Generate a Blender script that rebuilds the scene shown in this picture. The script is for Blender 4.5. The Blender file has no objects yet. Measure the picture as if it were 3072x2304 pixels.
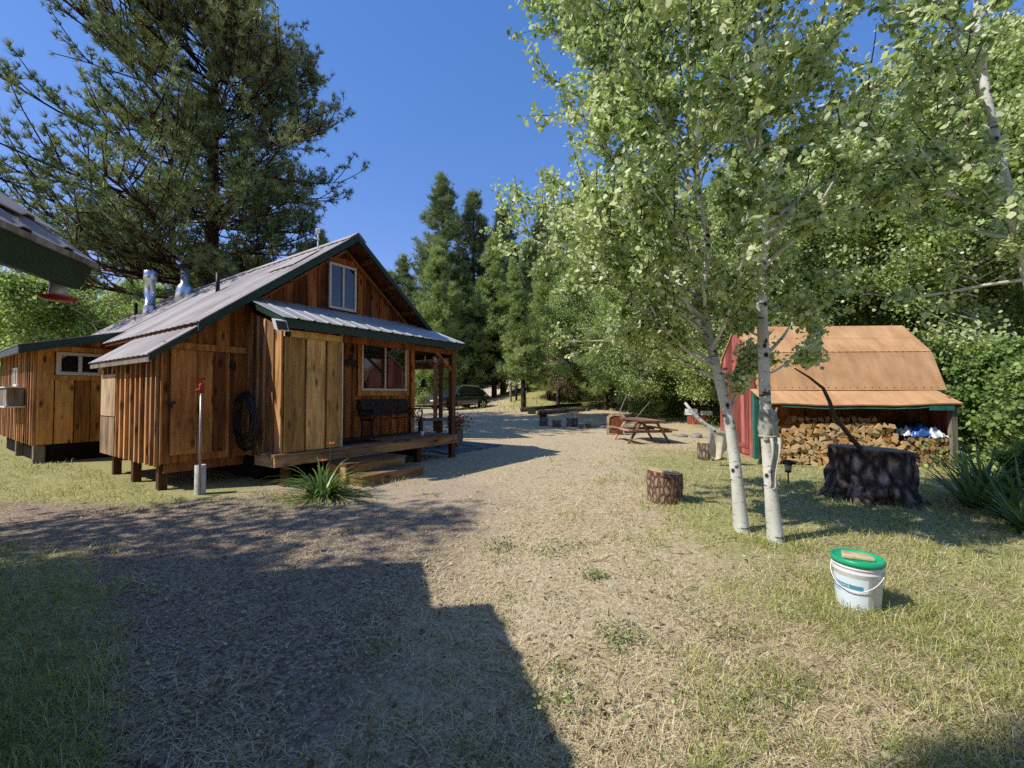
import bpy, math, random
import numpy as np
from mathutils import Vector, Matrix, noise
R = math.radians
random.seed(7)
rng = np.random.default_rng(11)
scene = bpy.context.scene
COL = scene.collection

# ------------------------------------------------------------------ helpers
def lin(c):
    return tuple((x/12.92 if x <= .04045 else ((x+.055)/1.055)**2.4) for x in c)

def link(o, parent=None):
    COL.objects.link(o)
    if parent is not None: o.parent = parent
    return o

def tag(o, label=None, cat=None, group=None, kind=None):
    if label: o['label'] = label
    if cat: o['category'] = cat
    if group: o['group'] = group
    if kind: o['kind'] = kind
    return o

def thing(name, label, cat, loc=(0, 0, 0), rz=0, group=None):
    o = bpy.data.objects.new(name, None)
    o.empty_display_size = .2
    o.location = loc; o.rotation_euler = (0, 0, rz)
    link(o); tag(o, label, cat, group)
    return o

def dup(root, loc, rz=0, sc=1.0, label=None, group=None):
    r = root.copy(); COL.objects.link(r)
    r.location = loc; r.rotation_euler = (0, 0, rz)
    r.scale = (sc, sc, sc) if not isinstance(sc, tuple) else sc
    if label: r['label'] = label
    if group: r['group'] = group
    for ch in list(root.children):
        c = ch.copy(); COL.objects.link(c); c.parent = r
        for gch in list(ch.children):
            d = gch.copy(); COL.objects.link(d); d.parent = c
    return r

def np_mesh(name, verts, faces, tone=None, mat=None, parent=None, smooth=False, loc=None):
    """faces: (N,k) int array."""
    verts = np.asarray(verts, np.float32).reshape(-1, 3); faces = np.asarray(faces, np.int32)
    n, k = faces.shape
    me = bpy.data.meshes.new(name)
    me.vertices.add(len(verts)); me.vertices.foreach_set('co', verts.ravel())
    me.loops.add(n*k); me.loops.foreach_set('vertex_index', faces.ravel())
    me.polygons.add(n); me.polygons.foreach_set('loop_start', np.arange(0, n*k, k, dtype=np.int32))
    try: me.polygons.foreach_set('loop_total', np.full(n, k, np.int32))
    except Exception: pass
    if tone is not None:
        a = me.attributes.new('tone', 'FLOAT', 'FACE'); a.data.foreach_set('value', np.asarray(tone, np.float32))
    if smooth: me.polygons.foreach_set('use_smooth', np.ones(n, bool))
    me.update(calc_edges=True); me.validate()
    if mat: me.materials.append(mat)
    o = bpy.data.objects.new(name, me); link(o, parent)
    if loc: o.location = loc
    return o

class MB:
    def __init__(s): s.v = []; s.f = []; s.t = []
    def add(s, vs, fs, tone=.5):
        n = len(s.v); s.v += [tuple(p) for p in vs]
        s.f += [tuple(i+n for i in f) for f in fs]; s.t += [tone]*len(fs)
        return s
    def box(s, x0, x1, y0, y1, z0, z1, tone=None):
        tone = random.random() if tone is None else tone
        return s.add([(x0,y0,z0),(x1,y0,z0),(x1,y1,z0),(x0,y1,z0),(x0,y0,z1),(x1,y0,z1),(x1,y1,z1),(x0,y1,z1)],
              [(0,3,2,1),(4,5,6,7),(0,1,5,4),(1,2,6,5),(2,3,7,6),(3,0,4,7)], tone)
    def hexa(s, lo, hi, tone=None):
        tone = random.random() if tone is None else tone
        return s.add(list(lo)+list(hi), [(0,3,2,1),(4,5,6,7),(0,1,5,4),(1,2,6,5),(2,3,7,6),(3,0,4,7)], tone)
    def beam(s, p, q, w, h, up=(0, 0, 1), tone=None):
        p = Vector(p); q = Vector(q); d = (q-p).normalized(); up = Vector(up)
        if abs(d.dot(up)) > .98: up = Vector((0, 1, 0))
        a = d.cross(up).normalized()*(w/2); b = a.cross(d).normalized()*(h/2)
        return s.hexa([p-a-b, p+a-b, p+a+b, p-a+b], [q-a-b, q+a-b, q+a+b, q-a+b], tone)
    def tube(s, pts, radii, n=8, cap=True, tone=None, jitter=0):
        tone = random.random() if tone is None else tone
        pts = [Vector(p) for p in pts]
        if not hasattr(radii, '__len__'): radii = [radii]*len(pts)
        base = len(s.v); prev = None
        for i, p in enumerate(pts):
            d = (pts[min(i+1, len(pts)-1)]-pts[max(i-1, 0)]).normalized()
            if prev is None:
                up = Vector((0, 0, 1)) if abs(d.z) < .9 else Vector((1, 0, 0))
                a = d.cross(up).normalized()
            else:
                a = (prev-d*prev.dot(d)).normalized()
            prev = a; b = d.cross(a)
            for k in range(n):
                t = 2*math.pi*k/n; r = radii[i]*(1+jitter*(random.random()-.5))
                s.v.append(tuple(p+a*(r*math.cos(t))+b*(r*math.sin(t))))
        for i in range(len(pts)-1):
            for k in range(n):
                s.f.append((base+i*n+k, base+i*n+(k+1) % n, base+(i+1)*n+(k+1) % n, base+(i+1)*n+k)); s.t.append(tone)
        if cap:
            s.f.append(tuple(base+k for k in range(n))[::-1]); s.t.append(tone)
            e = base+(len(pts)-1)*n
            s.f.append(tuple(e+k for k in range(n))); s.t.append(tone)
        return s
    def lathe(s, prof, c=(0, 0, 0), n=24, tone=.5, capb=True, capt=True):
        base = len(s.v)
        for r, z in prof:
            for k in range(n):
                t = 2*math.pi*k/n; s.v.append((c[0]+r*math.cos(t), c[1]+r*math.sin(t), c[2]+z))
        for i in range(len(prof)-1):
            for k in range(n):
                s.f.append((base+i*n+k, base+i*n+(k+1) % n, base+(i+1)*n+(k+1) % n, base+(i+1)*n+k)); s.t.append(tone)
        if capb: s.f.append(tuple(base+k for k in range(n))[::-1]); s.t.append(tone)
        if capt:
            e = base+(len(prof)-1)*n; s.f.append(tuple(e+k for k in range(n))); s.t.append(tone)
        return s
    def prism(s, poly, fn, a, b, tone=None):
        """poly of 2-D points; fn(p, t) -> 3-D; extruded from t=a to t=b"""
        tone = random.random() if tone is None else tone
        n = len(poly); vs = [fn(p, a) for p in poly]+[fn(p, b) for p in poly]
        fs = [tuple(range(n))[::-1], tuple(range(n, 2*n))]+[(i, (i+1) % n, n+(i+1) % n, n+i) for i in range(n)]
        return s.add(vs, fs, tone)
    def build(s, name, mat, parent=None, smooth=False, loc=None, recalc=True):
        me = bpy.data.meshes.new(name); me.from_pydata(s.v, [], s.f)
        a = me.attributes.new('tone', 'FLOAT', 'FACE'); a.data.foreach_set('value', s.t)
        if recalc:
            import bmesh
            bm = bmesh.new(); bm.from_mesh(me); bmesh.ops.recalc_face_normals(bm, faces=bm.faces); bm.to_mesh(me); bm.free()
        if smooth: me.polygons.foreach_set('use_smooth', [True]*len(me.polygons))
        me.update()
        if mat: me.materials.append(mat)
        o = bpy.data.objects.new(name, me); link(o, parent)
        if loc: o.location = loc
        return o

def smooth_angle(o, ang=40):
    me = o.data
    me.polygons.foreach_set('use_smooth', [True]*len(me.polygons))
    try: me.set_sharp_from_angle(angle=R(ang))
    except Exception: pass
    return o

def bevel(o, w=.008, seg=2):
    m = o.modifiers.new('bevel', 'BEVEL'); m.width = w; m.segments = seg; m.limit_method = 'ANGLE'; m.angle_limit = R(40)
    return o

# ------------------------------------------------------------------ materials
class NT:
    def __init__(s, name):
        s.m = bpy.data.materials.new(name); s.m.use_nodes = True
        s.t = s.m.node_tree; s.t.nodes.clear()
        s.out = s.n('ShaderNodeOutputMaterial')
    def n(s, typ, **kw):
        x = s.t.nodes.new(typ)
        for k, v in kw.items():
            if hasattr(x, k) and not k.startswith('i_'): setattr(x, k, v)
        return x
    def l(s, a, b): s.t.links.new(a, b)
    def attr(s, name='tone'):
        return s.n('ShaderNodeAttribute', attribute_name=name).outputs['Fac']
    def coord(s, out='Object'): return s.n('ShaderNodeTexCoord').outputs[out]
    def mapping(s, vec, scale=(1, 1, 1), loc=None):
        m = s.n('ShaderNodeMapping'); s.l(vec, m.inputs['Vector']); m.inputs['Scale'].default_value = scale
        if loc is not None: s.l(loc, m.inputs['Location'])
        return m.outputs[0]
    def noise(s, vec, scale=5, detail=4, rough=.55, dist=0):
        x = s.n('ShaderNodeTexNoise'); s.l(vec, x.inputs['Vector'])
        x.inputs['Scale'].default_value = scale; x.inputs['Detail'].default_value = detail
        x.inputs['Roughness'].default_value = rough; x.inputs['Distortion'].default_value = dist
        return x.outputs['Fac']
    def voro(s, vec, scale=5, out='Distance', feature='F1', rnd=1.):
        x = s.n('ShaderNodeTexVoronoi'); x.feature = feature; s.l(vec, x.inputs['Vector']); x.inputs['Scale'].default_value = scale
        x.inputs['Randomness'].default_value = rnd
        return x.outputs[out]
    def ramp(s, fac, stops, interp='LINEAR'):
        x = s.n('ShaderNodeValToRGB'); s.l(fac, x.inputs[0]); cr = x.color_ramp; cr.interpolation = interp
        while len(cr.elements) < len(stops): cr.elements.new(.5)
        for e, (p, c) in zip(cr.elements, stops):
            e.position = p; e.color = (*c, 1) if hasattr(c, '__len__') else (c, c, c, 1)
        return x.outputs[0]
    def math(s, op, a, b=None, clamp=False):
        x = s.n('ShaderNodeMath'); x.operation = op; x.use_clamp = clamp
        for i, v in enumerate((a, b)):
            if v is None: continue
            if isinstance(v, (int, float)): x.inputs[i].default_value = v
            else: s.l(v, x.inputs[i])
        return x.outputs[0]
    def mix(s, fac, a, b, mode='MIX'):
        x = s.n('ShaderNodeMix'); x.data_type = 'RGBA'; x.blend_type = mode
        for sock, v in ((x.inputs[0], fac), (x.inputs[6], a), (x.inputs[7], b)):
            if isinstance(v, (int, float)): sock.default_value = v if sock == x.inputs[0] else (v, v, v, 1)
            elif isinstance(v, tuple): sock.default_value = (*v, 1)
            else: s.l(v, sock)
        return x.outputs[2]
    def bump(s, h, strength=.3, dist=.02):
        x = s.n('ShaderNodeBump'); s.l(h, x.inputs['Height']); x.inputs['Strength'].default_value = strength; x.inputs['Distance'].default_value = dist
        return x.outputs[0]
    def bsdf(s, color, rough=.7, metal=0, spec=.3, normal=None, trans=0, coat=0):
        x = s.n('ShaderNodeBsdfPrincipled')
        if isinstance(color, tuple): x.inputs['Base Color'].default_value = (*color, 1)
        else: s.l(color, x.inputs['Base Color'])
        if isinstance(rough, (int, float)): x.inputs['Roughness'].default_value = rough
        else: s.l(rough, x.inputs['Roughness'])
        x.inputs['Metallic'].default_value = metal
        x.inputs['Specular IOR Level'].default_value = spec
        if trans: x.inputs['Transmission Weight'].default_value = trans
        if coat: x.inputs['Coat Weight'].default_value = coat
        if normal is not None: s.l(normal, x.inputs['Normal'])
        s.l(x.outputs[0], s.out.inputs[0]); s.last = x
        return s.m

def m_plain(name, col, rough=.6, metal=0, spec=.3, var=.25, scale=6, coat=0):
    t = NT(name); c = t.coord()
    n1 = t.noise(c, scale, 5, .6); n2 = t.noise(c, scale*9, 3, .6)
    f = t.math('ADD', t.math('MULTIPLY', n1, .65), t.math('MULTIPLY', n2, .35))
    lo = tuple(x*(1-var) for x in col); hi = tuple(min(1, x*(1+var)) for x in col)
    return t.bsdf(t.ramp(f, [(.3, lo), (.7, hi)]), rough, metal, spec, t.bump(n2, .12, .01), coat=coat)

def m_wood(name, dark, mid, light, axis=2, rough=.75, grey=0., knots=.9):
    """grain along axis (object space); per-board shift through tone"""
    t = NT(name); c = t.coord(); a = t.attr()
    sc = [26, 26, 26]; sc[axis] = 1.3
    comb = t.n('ShaderNodeCombineXYZ')
    sh = t.math('MULTIPLY', a, 37.)
    for i in range(3): t.l(sh, comb.inputs[i])
    v = t.mapping(c, tuple(sc), comb.outputs[0])
    g = t.noise(v, 1., 5, .62, .6)
    ks = [5.5, 5.5, 5.5]; ks[axis] = 2.0
    kv = t.mapping(c, tuple(ks), comb.outputs[0])
    kd = t.voro(kv, 1.0)
    knot = t.ramp(kd, [(.07, 1.), (.13, .75), (.24, 0.)])
    fine = t.noise(t.mapping(c, tuple(x*2.4 for x in sc), comb.outputs[0]), 1., 3, .6)
    big = t.noise(t.mapping(c, (1.2, 1.2, 1.2), comb.outputs[0]), 1., 3, .5)
    f = t.math('ADD', t.math('MULTIPLY', g, .6), t.math('ADD', t.math('MULTIPLY', fine, .2), t.math('MULTIPLY', t.math('ADD', a, big), .14)))
    col = t.ramp(f, [(.34, dark), (.52, mid), (.69, light)])
    col = t.mix(t.math('MULTIPLY', knot, knots), col, tuple(x*.28 for x in dark))
    if grey:
        gm = t.math('MULTIPLY', t.ramp(t.noise(t.mapping(c, (2, 2, 1.1)), 1., 4), [(.4, 0.), (.62, 1.)]), grey)
        col = t.mix(gm, col, (.25, .22, .18))
    # per board brightness
    col = t.mix(1.0, col, t.ramp(a, [(0., .50), (1., 1.22)]), 'MULTIPLY')
    stn = t.noise(t.mapping(c, tuple(1.1 if i == axis else 4.5 for i in range(3)), comb.outputs[0]), 1., 4, .6)
    col = t.mix(1.0, col, t.ramp(stn, [(.30, (.42, .36, .32)), (.52, (1., 1., 1.)), (.75, (1.2, 1.16, 1.05))]), 'MULTIPLY')
    return t.bsdf(col, rough, 0, .25, t.bump(g, .35, .01))

def m_leaf(name, stops, transl=.35, rough=.45, spec=.4, tcol=None):
    t = NT(name); a = t.attr(); col = t.ramp(a, stops)
    p = t.n('ShaderNodeBsdfPrincipled'); t.l(col, p.inputs['Base Color']); p.inputs['Roughness'].default_value = rough
    p.inputs['Specular IOR Level'].default_value = spec
    tr = t.n('ShaderNodeBsdfTranslucent')
    t.l(t.mix(1., col, tcol or (1.0, 1.0, .45), 'MULTIPLY'), tr.inputs[0])
    mx = t.n('ShaderNodeMixShader'); mx.inputs[0].default_value = transl
    t.l(p.outputs[0], mx.inputs[1]); t.l(tr.outputs[0], mx.inputs[2]); t.l(mx.outputs[0], t.out.inputs[0])
    return t.m

M = {}
def mats():
    M['wood_front'] = m_wood('honey_pine_boards', (.28,.12,.025), (.62,.34,.095), (.82,.53,.22))
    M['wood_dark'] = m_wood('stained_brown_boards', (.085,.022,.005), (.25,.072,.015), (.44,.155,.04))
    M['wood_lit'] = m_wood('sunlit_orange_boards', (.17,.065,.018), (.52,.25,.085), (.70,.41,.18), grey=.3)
    M['wood_mid'] = m_wood('brown_pine_boards', (.115,.036,.008), (.36,.135,.03), (.57,.265,.075))
    M['wood_annex'] = m_wood('annex_pine_boards', (.17,.06,.012), (.49,.215,.048), (.70,.39,.12))
    M['deck_u'] = m_wood('weathered_deck_boards', (.08,.045,.02), (.23,.125,.055), (.38,.235,.12), axis=0, grey=.4)
    M['beam_u'] = m_wood('deck_beam_wood', (.16,.075,.024), (.42,.225,.08), (.62,.38,.16), axis=0, grey=.3)
    M['beam_v'] = m_wood('end_beam_wood', (.12,.07,.03), (.34,.21,.10), (.5,.34,.18), axis=1, grey=.4)
    M['post'] = m_wood('post_wood', (.05,.02,.008), (.13,.055,.022), (.22,.10,.045))
    M['osb'] = m_wood('weathered_osb_panel', (.22,.13,.06), (.46,.31,.16), (.62,.46,.27), grey=.3, knots=.35)
    M['grey_wood'] = m_wood('grey_weathered_wood', (.10,.085,.065), (.24,.205,.16), (.40,.35,.28), grey=.5)
    M['table_wood'] = m_wood('red_brown_table_wood', (.13,.065,.04), (.30,.17,.11), (.48,.32,.22), axis=1, knots=.3)
    M['grey_brown'] = m_wood('grey_brown_board', (.12,.075,.045), (.30,.205,.13), (.46,.34,.23), grey=.3, knots=.3)
    M['cut_wood'] = m_plain('fresh_cut_wood', (.58,.40,.20), .8, var=.3, scale=14)
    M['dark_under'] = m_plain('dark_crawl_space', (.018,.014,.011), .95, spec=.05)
    M['green'] = m_plain('dark_green_trim_paint', (.008,.038,.019), .45, spec=.35, var=.35)
    M['teal'] = m_plain('faded_teal_paint', (.03,.16,.13), .6, var=.35)
    M['vinyl'] = m_plain('cream_vinyl_frame', (.66,.61,.53), .45, var=.06)
    M['white'] = m_plain('white_paint', (.74,.74,.72), .5, var=.08)
    M['old_white'] = m_plain('stained_white_pipe', (.50,.49,.45), .6, var=.4, scale=9)
    M['galv'] = m_plain('galvanised_pipe', (.62,.66,.70), .28, .85, .5, var=.15)
    M['steel'] = m_plain('standpipe_steel', (.34,.33,.31), .4, .5, .5, var=.2)
    M['black'] = m_plain('black_metal', (.012,.012,.012), .5, spec=.3)
    M['hose'] = m_plain('black_rubber_hose', (.016,.016,.017), .38, spec=.5)
    M['red'] = m_plain('red_paint', (.42,.022,.02), .45, var=.2)
    M['red_plastic'] = m_plain('red_plastic', (.36,.012,.012), .25, spec=.5, var=.15)
    M['rubber'] = m_plain('dark_rubber', (.016,.016,.016), .8, spec=.2)
    M['burlap'] = m_plain('cream_canvas_cloth', (.56,.50,.37), .95, spec=.05, var=.25, scale=9)
    M['sack'] = m_plain('grey_white_sack', (.60,.59,.50), .9, spec=.05, var=.25, scale=7)
    M['sack_dark'] = m_plain('mottled_grey_sack', (.33,.34,.29), .9, spec=.05, var=.55, scale=11)
    M['blue'] = m_plain('blue_tarp', (.05,.13,.40), .5, var=.5)
    M['tarp_white'] = m_plain('white_plastic_bag', (.70,.73,.76), .45, var=.3)
    M['stone'] = m_plain('grey_stone', (.27,.25,.23), .85, var=.35, scale=9)
    M['pot'] = m_plain('pale_concrete', (.52,.48,.40), .85, var=.2)
    M['greenpot'] = m_plain('dull_green_pot', (.08,.11,.075), .6, var=.3)
    M['flower_red'] = m_plain('red_petals', (.38,.02,.05), .6, var=.5, scale=30)
    M['flower_orange'] = m_plain('orange_petals', (.75,.22,.05), .6, var=.2)
    M['bone'] = m_plain('weathered_bone', (.46,.36,.27), .8, var=.3)
    # glass: dark interior with mirror-like surface
    t = NT('window_glass'); c = t.coord()
    wv = t.noise(t.mapping(c, (1.4, 1.4, 1.4)), 1., 1, .5)
    M['glass'] = t.bsdf((.018,.02,.018), .02, 0, .9, t.bump(wv, .04, .03))
    t = NT('blind_glass'); c = t.coord()
    w = t.n('ShaderNodeTexWave'); w.wave_type = 'BANDS'; w.bands_direction = 'Z'; t.l(c, w.inputs['Vector']); w.inputs['Scale'].default_value = 9.
    M['glass_blind'] = t.bsdf(t.ramp(w.outputs['Fac'], [(.35, (.012,.012,.009)), (.6, (.055,.052,.04))]), .05, 0, .7)
    # corrugated metal
    t = NT('pale_metal_roofing'); c = t.coord()
    n1 = t.noise(c, 1.3, 4, .6); st = t.noise(t.mapping(c, (.7, 5, .7)), 1., 4, .6); a = t.attr()
    f = t.math('ADD', t.math('MULTIPLY', n1, .45), t.math('MULTIPLY', st, .55))
    cc = t.ramp(f, [(.34, (.215,.185,.17)), (.52, (.37,.335,.32)), (.70, (.46,.43,.415))])
    cc = t.mix(1., cc, t.ramp(a, [(0, .85), (1, 1.12)]), 'MULTIPLY')
    M['metal_roof'] = t.bsdf(cc, t.ramp(n1, [(.3, .55), (.7, .75)]), .05, .22)
    t = NT('porch_metal_roofing'); c = t.coord()
    n1 = t.noise(c, 2.3, 4, .6)
    M['metal_porch'] = t.bsdf(t.ramp(n1, [(.3, (.36,.35,.34)), (.7, (.50,.49,.48))]), .45, .15, .4)
    # roll roofing (tan) of the shed
    t = NT('tan_roll_roofing'); c = t.coord()
    gr = t.noise(c, 150, 3, .7); bg = t.noise(c, 1.6, 5, .65); a = t.attr()
    f = t.math('ADD', t.math('MULTIPLY', gr, .62), t.math('MULTIPLY', bg, .38))
    cc = t.ramp(f, [(.33, (.40,.205,.085)), (.52, (.61,.35,.165)), (.68, (.76,.50,.275))])
    st = t.ramp(t.noise(t.mapping(c, (5, 1.2, 1.2)), 1., 4), [(.35, .86), (.65, 1.08)])
    cc = t.mix(1., cc, st, 'MULTIPLY')
    M['roofing'] = t.bsdf(t.mix(1., cc, t.ramp(a, [(0, .82), (1, 1.05)]), 'MULTIPLY'), .92, 0, .1, t.bump(gr, .3, .004))
    # red shed boards
    M['red_wall'] = m_wood('faded_red_siding', (.21,.045,.035), (.38,.105,.082), (.48,.17,.14), knots=.25)
    # aspen bark
    t = NT('white_aspen_bark'); c = t.coord()
    v = t.mapping(c, (6, 6, 21)); n1 = t.noise(v, 1., 3, .6)
    dash = t.ramp(n1, [(.35, 1.), (.43, 0.)])
    kv = t.mapping(c, (8, 8, 7)); kd = t.voro(kv, 1.); eye = t.math('MULTIPLY', t.ramp(kd, [(.14, 1.), (.26, 0.)]), t.ramp(t.noise(t.mapping(c, (7, 7, 3)), 1., 2), [(.48, 0.), (.56, 1.)]))
    bl = t.noise(t.mapping(c, (3, 3, 1.2)), 1., 4)
    cc = t.ramp(bl, [(.3, (.40,.40,.33)), (.55, (.66,.66,.60)), (.75, (.76,.76,.73))])
    lich = t.noise(t.mapping(c, (9, 9, 5)), 1., 5); cc = t.mix(t.ramp(lich, [(.52, 0.), (.72, .45)]), cc, (.30,.33,.24))
    cc = t.mix(dash, cc, (.10,.095,.08)); cc = t.mix(eye, cc, (.025,.022,.02))
    M['aspen'] = t.bsdf(cc, .7, 0, .2, t.bump(n1, .2, .01))
    # dark bark
    def bark(name, d, m_, l_, sc=(9, 9, 2.2), strength=.9):
        t = NT(name); c = t.coord(); v = t.mapping(c, sc)
        e = t.voro(v, 1., feature='DISTANCE_TO_EDGE'); n1 = t.noise(v, 2.5, 5, .65, .4)
        f = t.math('ADD', t.math('MULTIPLY', t.math('MINIMUM', e, .35), 1.2), t.math('MULTIPLY', n1, .6))
        return t.bsdf(t.ramp(f, [(.22, d), (.5, m_), (.78, l_)]), .95, 0, .08, t.bump(f, strength, .05))
    M['bark_pine'] = bark('ponderosa_bark', (.012,.008,.006), (.06,.03,.018), (.13,.07,.045), (4, 4, 1.2))
    M['bark_dark'] = bark('dark_conifer_bark', (.012,.01,.008), (.05,.038,.028), (.11,.085,.065), (7, 7, 2))
    M['bark_stump'] = bark('charred_stump_bark', (.010,.008,.007), (.13,.10,.085), (.52,.43,.37), (6, 6, 3))  # pale stop paints sunlit patches onto the charred bark
    M['bark_log'] = bark('red_brown_log_bark', (.045,.026,.018), (.24,.15,.105), (.46,.33,.255), (16, 16, 9))
    M['bark_grey'] = bark('grey_log_bark', (.05,.04,.03), (.19,.155,.115), (.38,.32,.25), (14, 14, 4))
    M['twig'] = m_plain('twig_bark', (.085,.07,.05), .9, spec=.1, var=.4)
    M['dead_twig'] = m_plain('dead_twigs', (.26,.18,.125), .95, spec=.05, var=.4)
    # foliage
    M['leaf_aspen'] = m_leaf('aspen_leaves', [(0, (.09,.16,.04)), (.25, (.30,.41,.13)), (.55, (.62,.68,.36)), (1, (.88,.88,.66))], .40, .5, .3, (.85, 1., .5))
    M['leaf_bg'] = m_leaf('woodland_leaves', [(0, (.08,.14,.035)), (.32, (.26,.36,.10)), (.68, (.54,.60,.26)), (1, (.78,.79,.50))], .42, .5, .25, (.85, 1., .5))
    M['leaf_shrub'] = m_leaf('shrub_leaves', [(0, (.06,.12,.03)), (.5, (.22,.33,.085)), (1, (.50,.55,.24))], .34, .5, .25, (.85, 1., .5))
    M['needle'] = m_leaf('ponderosa_needles', [(0, (.05,.085,.035)), (.4, (.165,.22,.085)), (.75, (.36,.39,.17)), (1, (.54,.54,.28))], .25, .5, .35, (.9, 1., .5))  # dark to pale stops imitate shaded and sunlit tufts
    M['needle_far'] = m_leaf('conifer_needles', [(0, (.06,.10,.05)), (.5, (.22,.29,.125)), (1, (.50,.54,.26))], .25, .55, .3, (.9, 1., .5))
    M['needle_light'] = m_leaf('young_pine_needles', [(0, (.10,.15,.045)), (.4, (.34,.43,.14)), (1, (.62,.66,.30))], .3, .55, .3, (.9, 1., .5))
    M['grass_green'] = m_leaf('green_grass', [(0, (.12,.165,.035)), (.5, (.37,.41,.105)), (1, (.72,.68,.32))], .4, .6, .2)
    M['grass_dry'] = m_leaf('straw_grass', [(0, (.30,.215,.105)), (.5, (.66,.54,.315)), (1, (.88,.77,.52))], .2, .7, .15, (1., .95, .7))
    M['weed'] = m_leaf('weed_leaves', [(0, (.12,.17,.05)), (.5, (.28,.34,.12)), (1, (.50,.50,.24))], .25, .5, .3)
    M['litter'] = m_leaf('dry_leaf_litter', [(0, (.10,.06,.03)), (.5, (.34,.24,.12)), (1, (.62,.55,.30))], .15, .7, .15)
    M['blade'] = m_leaf('strap_leaves', [(0, (.045,.10,.022)), (.5, (.13,.22,.05)), (1, (.30,.38,.12))], .3, .4, .45)
    M['pebble'] = (lambda t: t.bsdf(t.ramp(t.attr(), [(0, (.22,.165,.11)), (.5, (.50,.395,.285)), (1, (.74,.63,.50))]), .85, 0, .15))(NT('loose_gravel'))
    # ground
    t = NT('yard_ground'); c = t.coord()
    gn = t.attr('green'); gv = t.attr('gravel'); st = t.attr('straw')
    b = t.noise(c, .9, 6, .65); f = t.noise(c, 26, 5, .7); ff = t.noise(c, 90, 3, .7)
    pv = t.voro(c, 55., 'Color'); pg = t.n('ShaderNodeSeparateColor'); t.l(pv, pg.inputs[0]); pd = t.voro(c, 55.)
    dirt = t.ramp(t.math('ADD', t.math('MULTIPLY', f, .5), t.math('MULTIPLY', ff, .5)), [(.34, (.21,.15,.09)), (.52, (.48,.38,.255)), (.68, (.69,.57,.41))])
    gravel = t.mix(1., t.ramp(pg.outputs[0], [(0, (.24,.17,.105)), (.5, (.49,.375,.25)), (1, (.74,.59,.42))]), t.ramp(pd, [(.0, 1.), (.5, .55)]), 'MULTIPLY')
    straw = t.ramp(t.math('ADD', t.math('MULTIPLY', f, .55), t.math('MULTIPLY', t.noise(t.mapping(c, (60, 18, 60)), 1., 4, .7), .45)), [(.36, (.23,.165,.085)), (.5, (.52,.415,.255)), (.66, (.74,.62,.42))])
    grass = t.ramp(t.math('ADD', t.math('MULTIPLY', f, .6), t.math('MULTIPLY', ff, .4)), [(.36, (.15,.14,.05)), (.52, (.39,.365,.15)), (.66, (.58,.535,.27))])
    def soft(w, amt=.55): return t.ramp(t.math('ADD', w, t.math('MULTIPLY', t.math('SUBTRACT', b, .5), amt*2)), [(.36, 0.), (.64, 1.)])
    col = t.mix(soft(gv), dirt, gravel); col = t.mix(soft(st), col, straw); col = t.mix(soft(gn), col, grass)
    h = t.math('ADD', t.math('MULTIPLY', f, .5), t.math('MULTIPLY', ff, .5))
    M['ground'] = t.bsdf(col, .95, 0, .08, t.bump(h, .7, .03))
    # flagstones
    t = NT('flagstones'); c = t.coord()
    n1 = t.noise(c, 4, 5, .6); a = t.attr()
    M['paver'] = t.bsdf(t.mix(1., t.ramp(n1, [(.3, (.16,.17,.18)), (.7, (.30,.31,.33))]), t.ramp(a, [(0, .7), (1, 1.15)]), 'MULTIPLY'), .9, 0, .1)
    # car
    M['car'] = m_plain('charcoal_car_paint', (.030,.032,.032), .25, .1, .6, var=.05, coat=.8)
    M['car_glass'] = m_plain('dark_car_glass', (.01,.012,.014), .04, 0, .8, var=.05)
    M['chrome'] = m_plain('chrome_trim', (.65,.66,.68), .15, .95, .5, var=.05)
    M['lamp'] = m_plain('headlamp_lens', (.55,.58,.62), .1, .3, .7, var=.1)
    t = NT('white_bucket_plastic'); c = t.coord(); sp_ = t.n('ShaderNodeSeparateXYZ'); t.l(c, sp_.inputs[0])
    n1 = t.noise(c, 14, 5, .65); low = t.ramp(t.math('ADD', sp_.outputs[2], t.math('MULTIPLY', n1, .10)), [(.03, .75), (.13, 0.)])
    sc_ = t.ramp(t.noise(t.mapping(c, (40, 40, 6)), 1., 4, .7), [(.60, 0.), (.72, .35)])
    M['bucket'] = t.bsdf(t.mix(sc_, t.mix(low, (.72,.74,.74), (.30,.24,.16)), (.46,.44,.40)), .45, 0, .4)
    M['lid'] = m_plain('green_lid_plastic', (.012,.36,.17), .35, 0, .45, var=.12)
    M['label_teal'] = m_plain('teal_label_ink', (.07,.27,.35), .5, var=.1)
    M['label_pale'] = m_plain('pale_label_paper', (.66,.74,.80), .5, var=.05)
    M['clear'] = m_plain('frosted_feeder_glass', (.50,.52,.52), .15, 0, .6, var=.2)
    M['panel'] = m_plain('solar_panel', (.03,.025,.03), .2, 0, .6)
mats()

# ------------------------------------------------------------------ camera, light, world
PIT = 1.40
cam = bpy.data.objects.new('camera', bpy.data.cameras.new('camera')); link(cam)
cam.location = (0, 0, 1.55); cam.rotation_euler = (R(90+PIT), 0, 0)
cam.data.sensor_width = 36; cam.data.lens = 14.97; cam.data.clip_start = .05; cam.data.clip_end = 3000
scene.camera = cam
AZ = R(20.); EL = R(46.4)
to_sun = Vector((-math.cos(AZ)*math.cos(EL), -math.sin(AZ)*math.cos(EL), math.sin(EL)))
sun = bpy.data.objects.new('sun', bpy.data.lights.new('sun', 'SUN')); link(sun)
sun.data.energy = 5.0; sun.data.angle = R(.5); sun.data.color = (1., .955, .88)
sun.rotation_euler = to_sun.to_track_quat('Z', 'Y').to_euler()
sun.location = (-20, -10, 30)
w = bpy.data.worlds.new('World'); scene.world = w; w.use_nodes = True
w.cycles.sampling_method = 'NONE'   # smooth sky: cheaper and cleaner through the diffuse bounces
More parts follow.
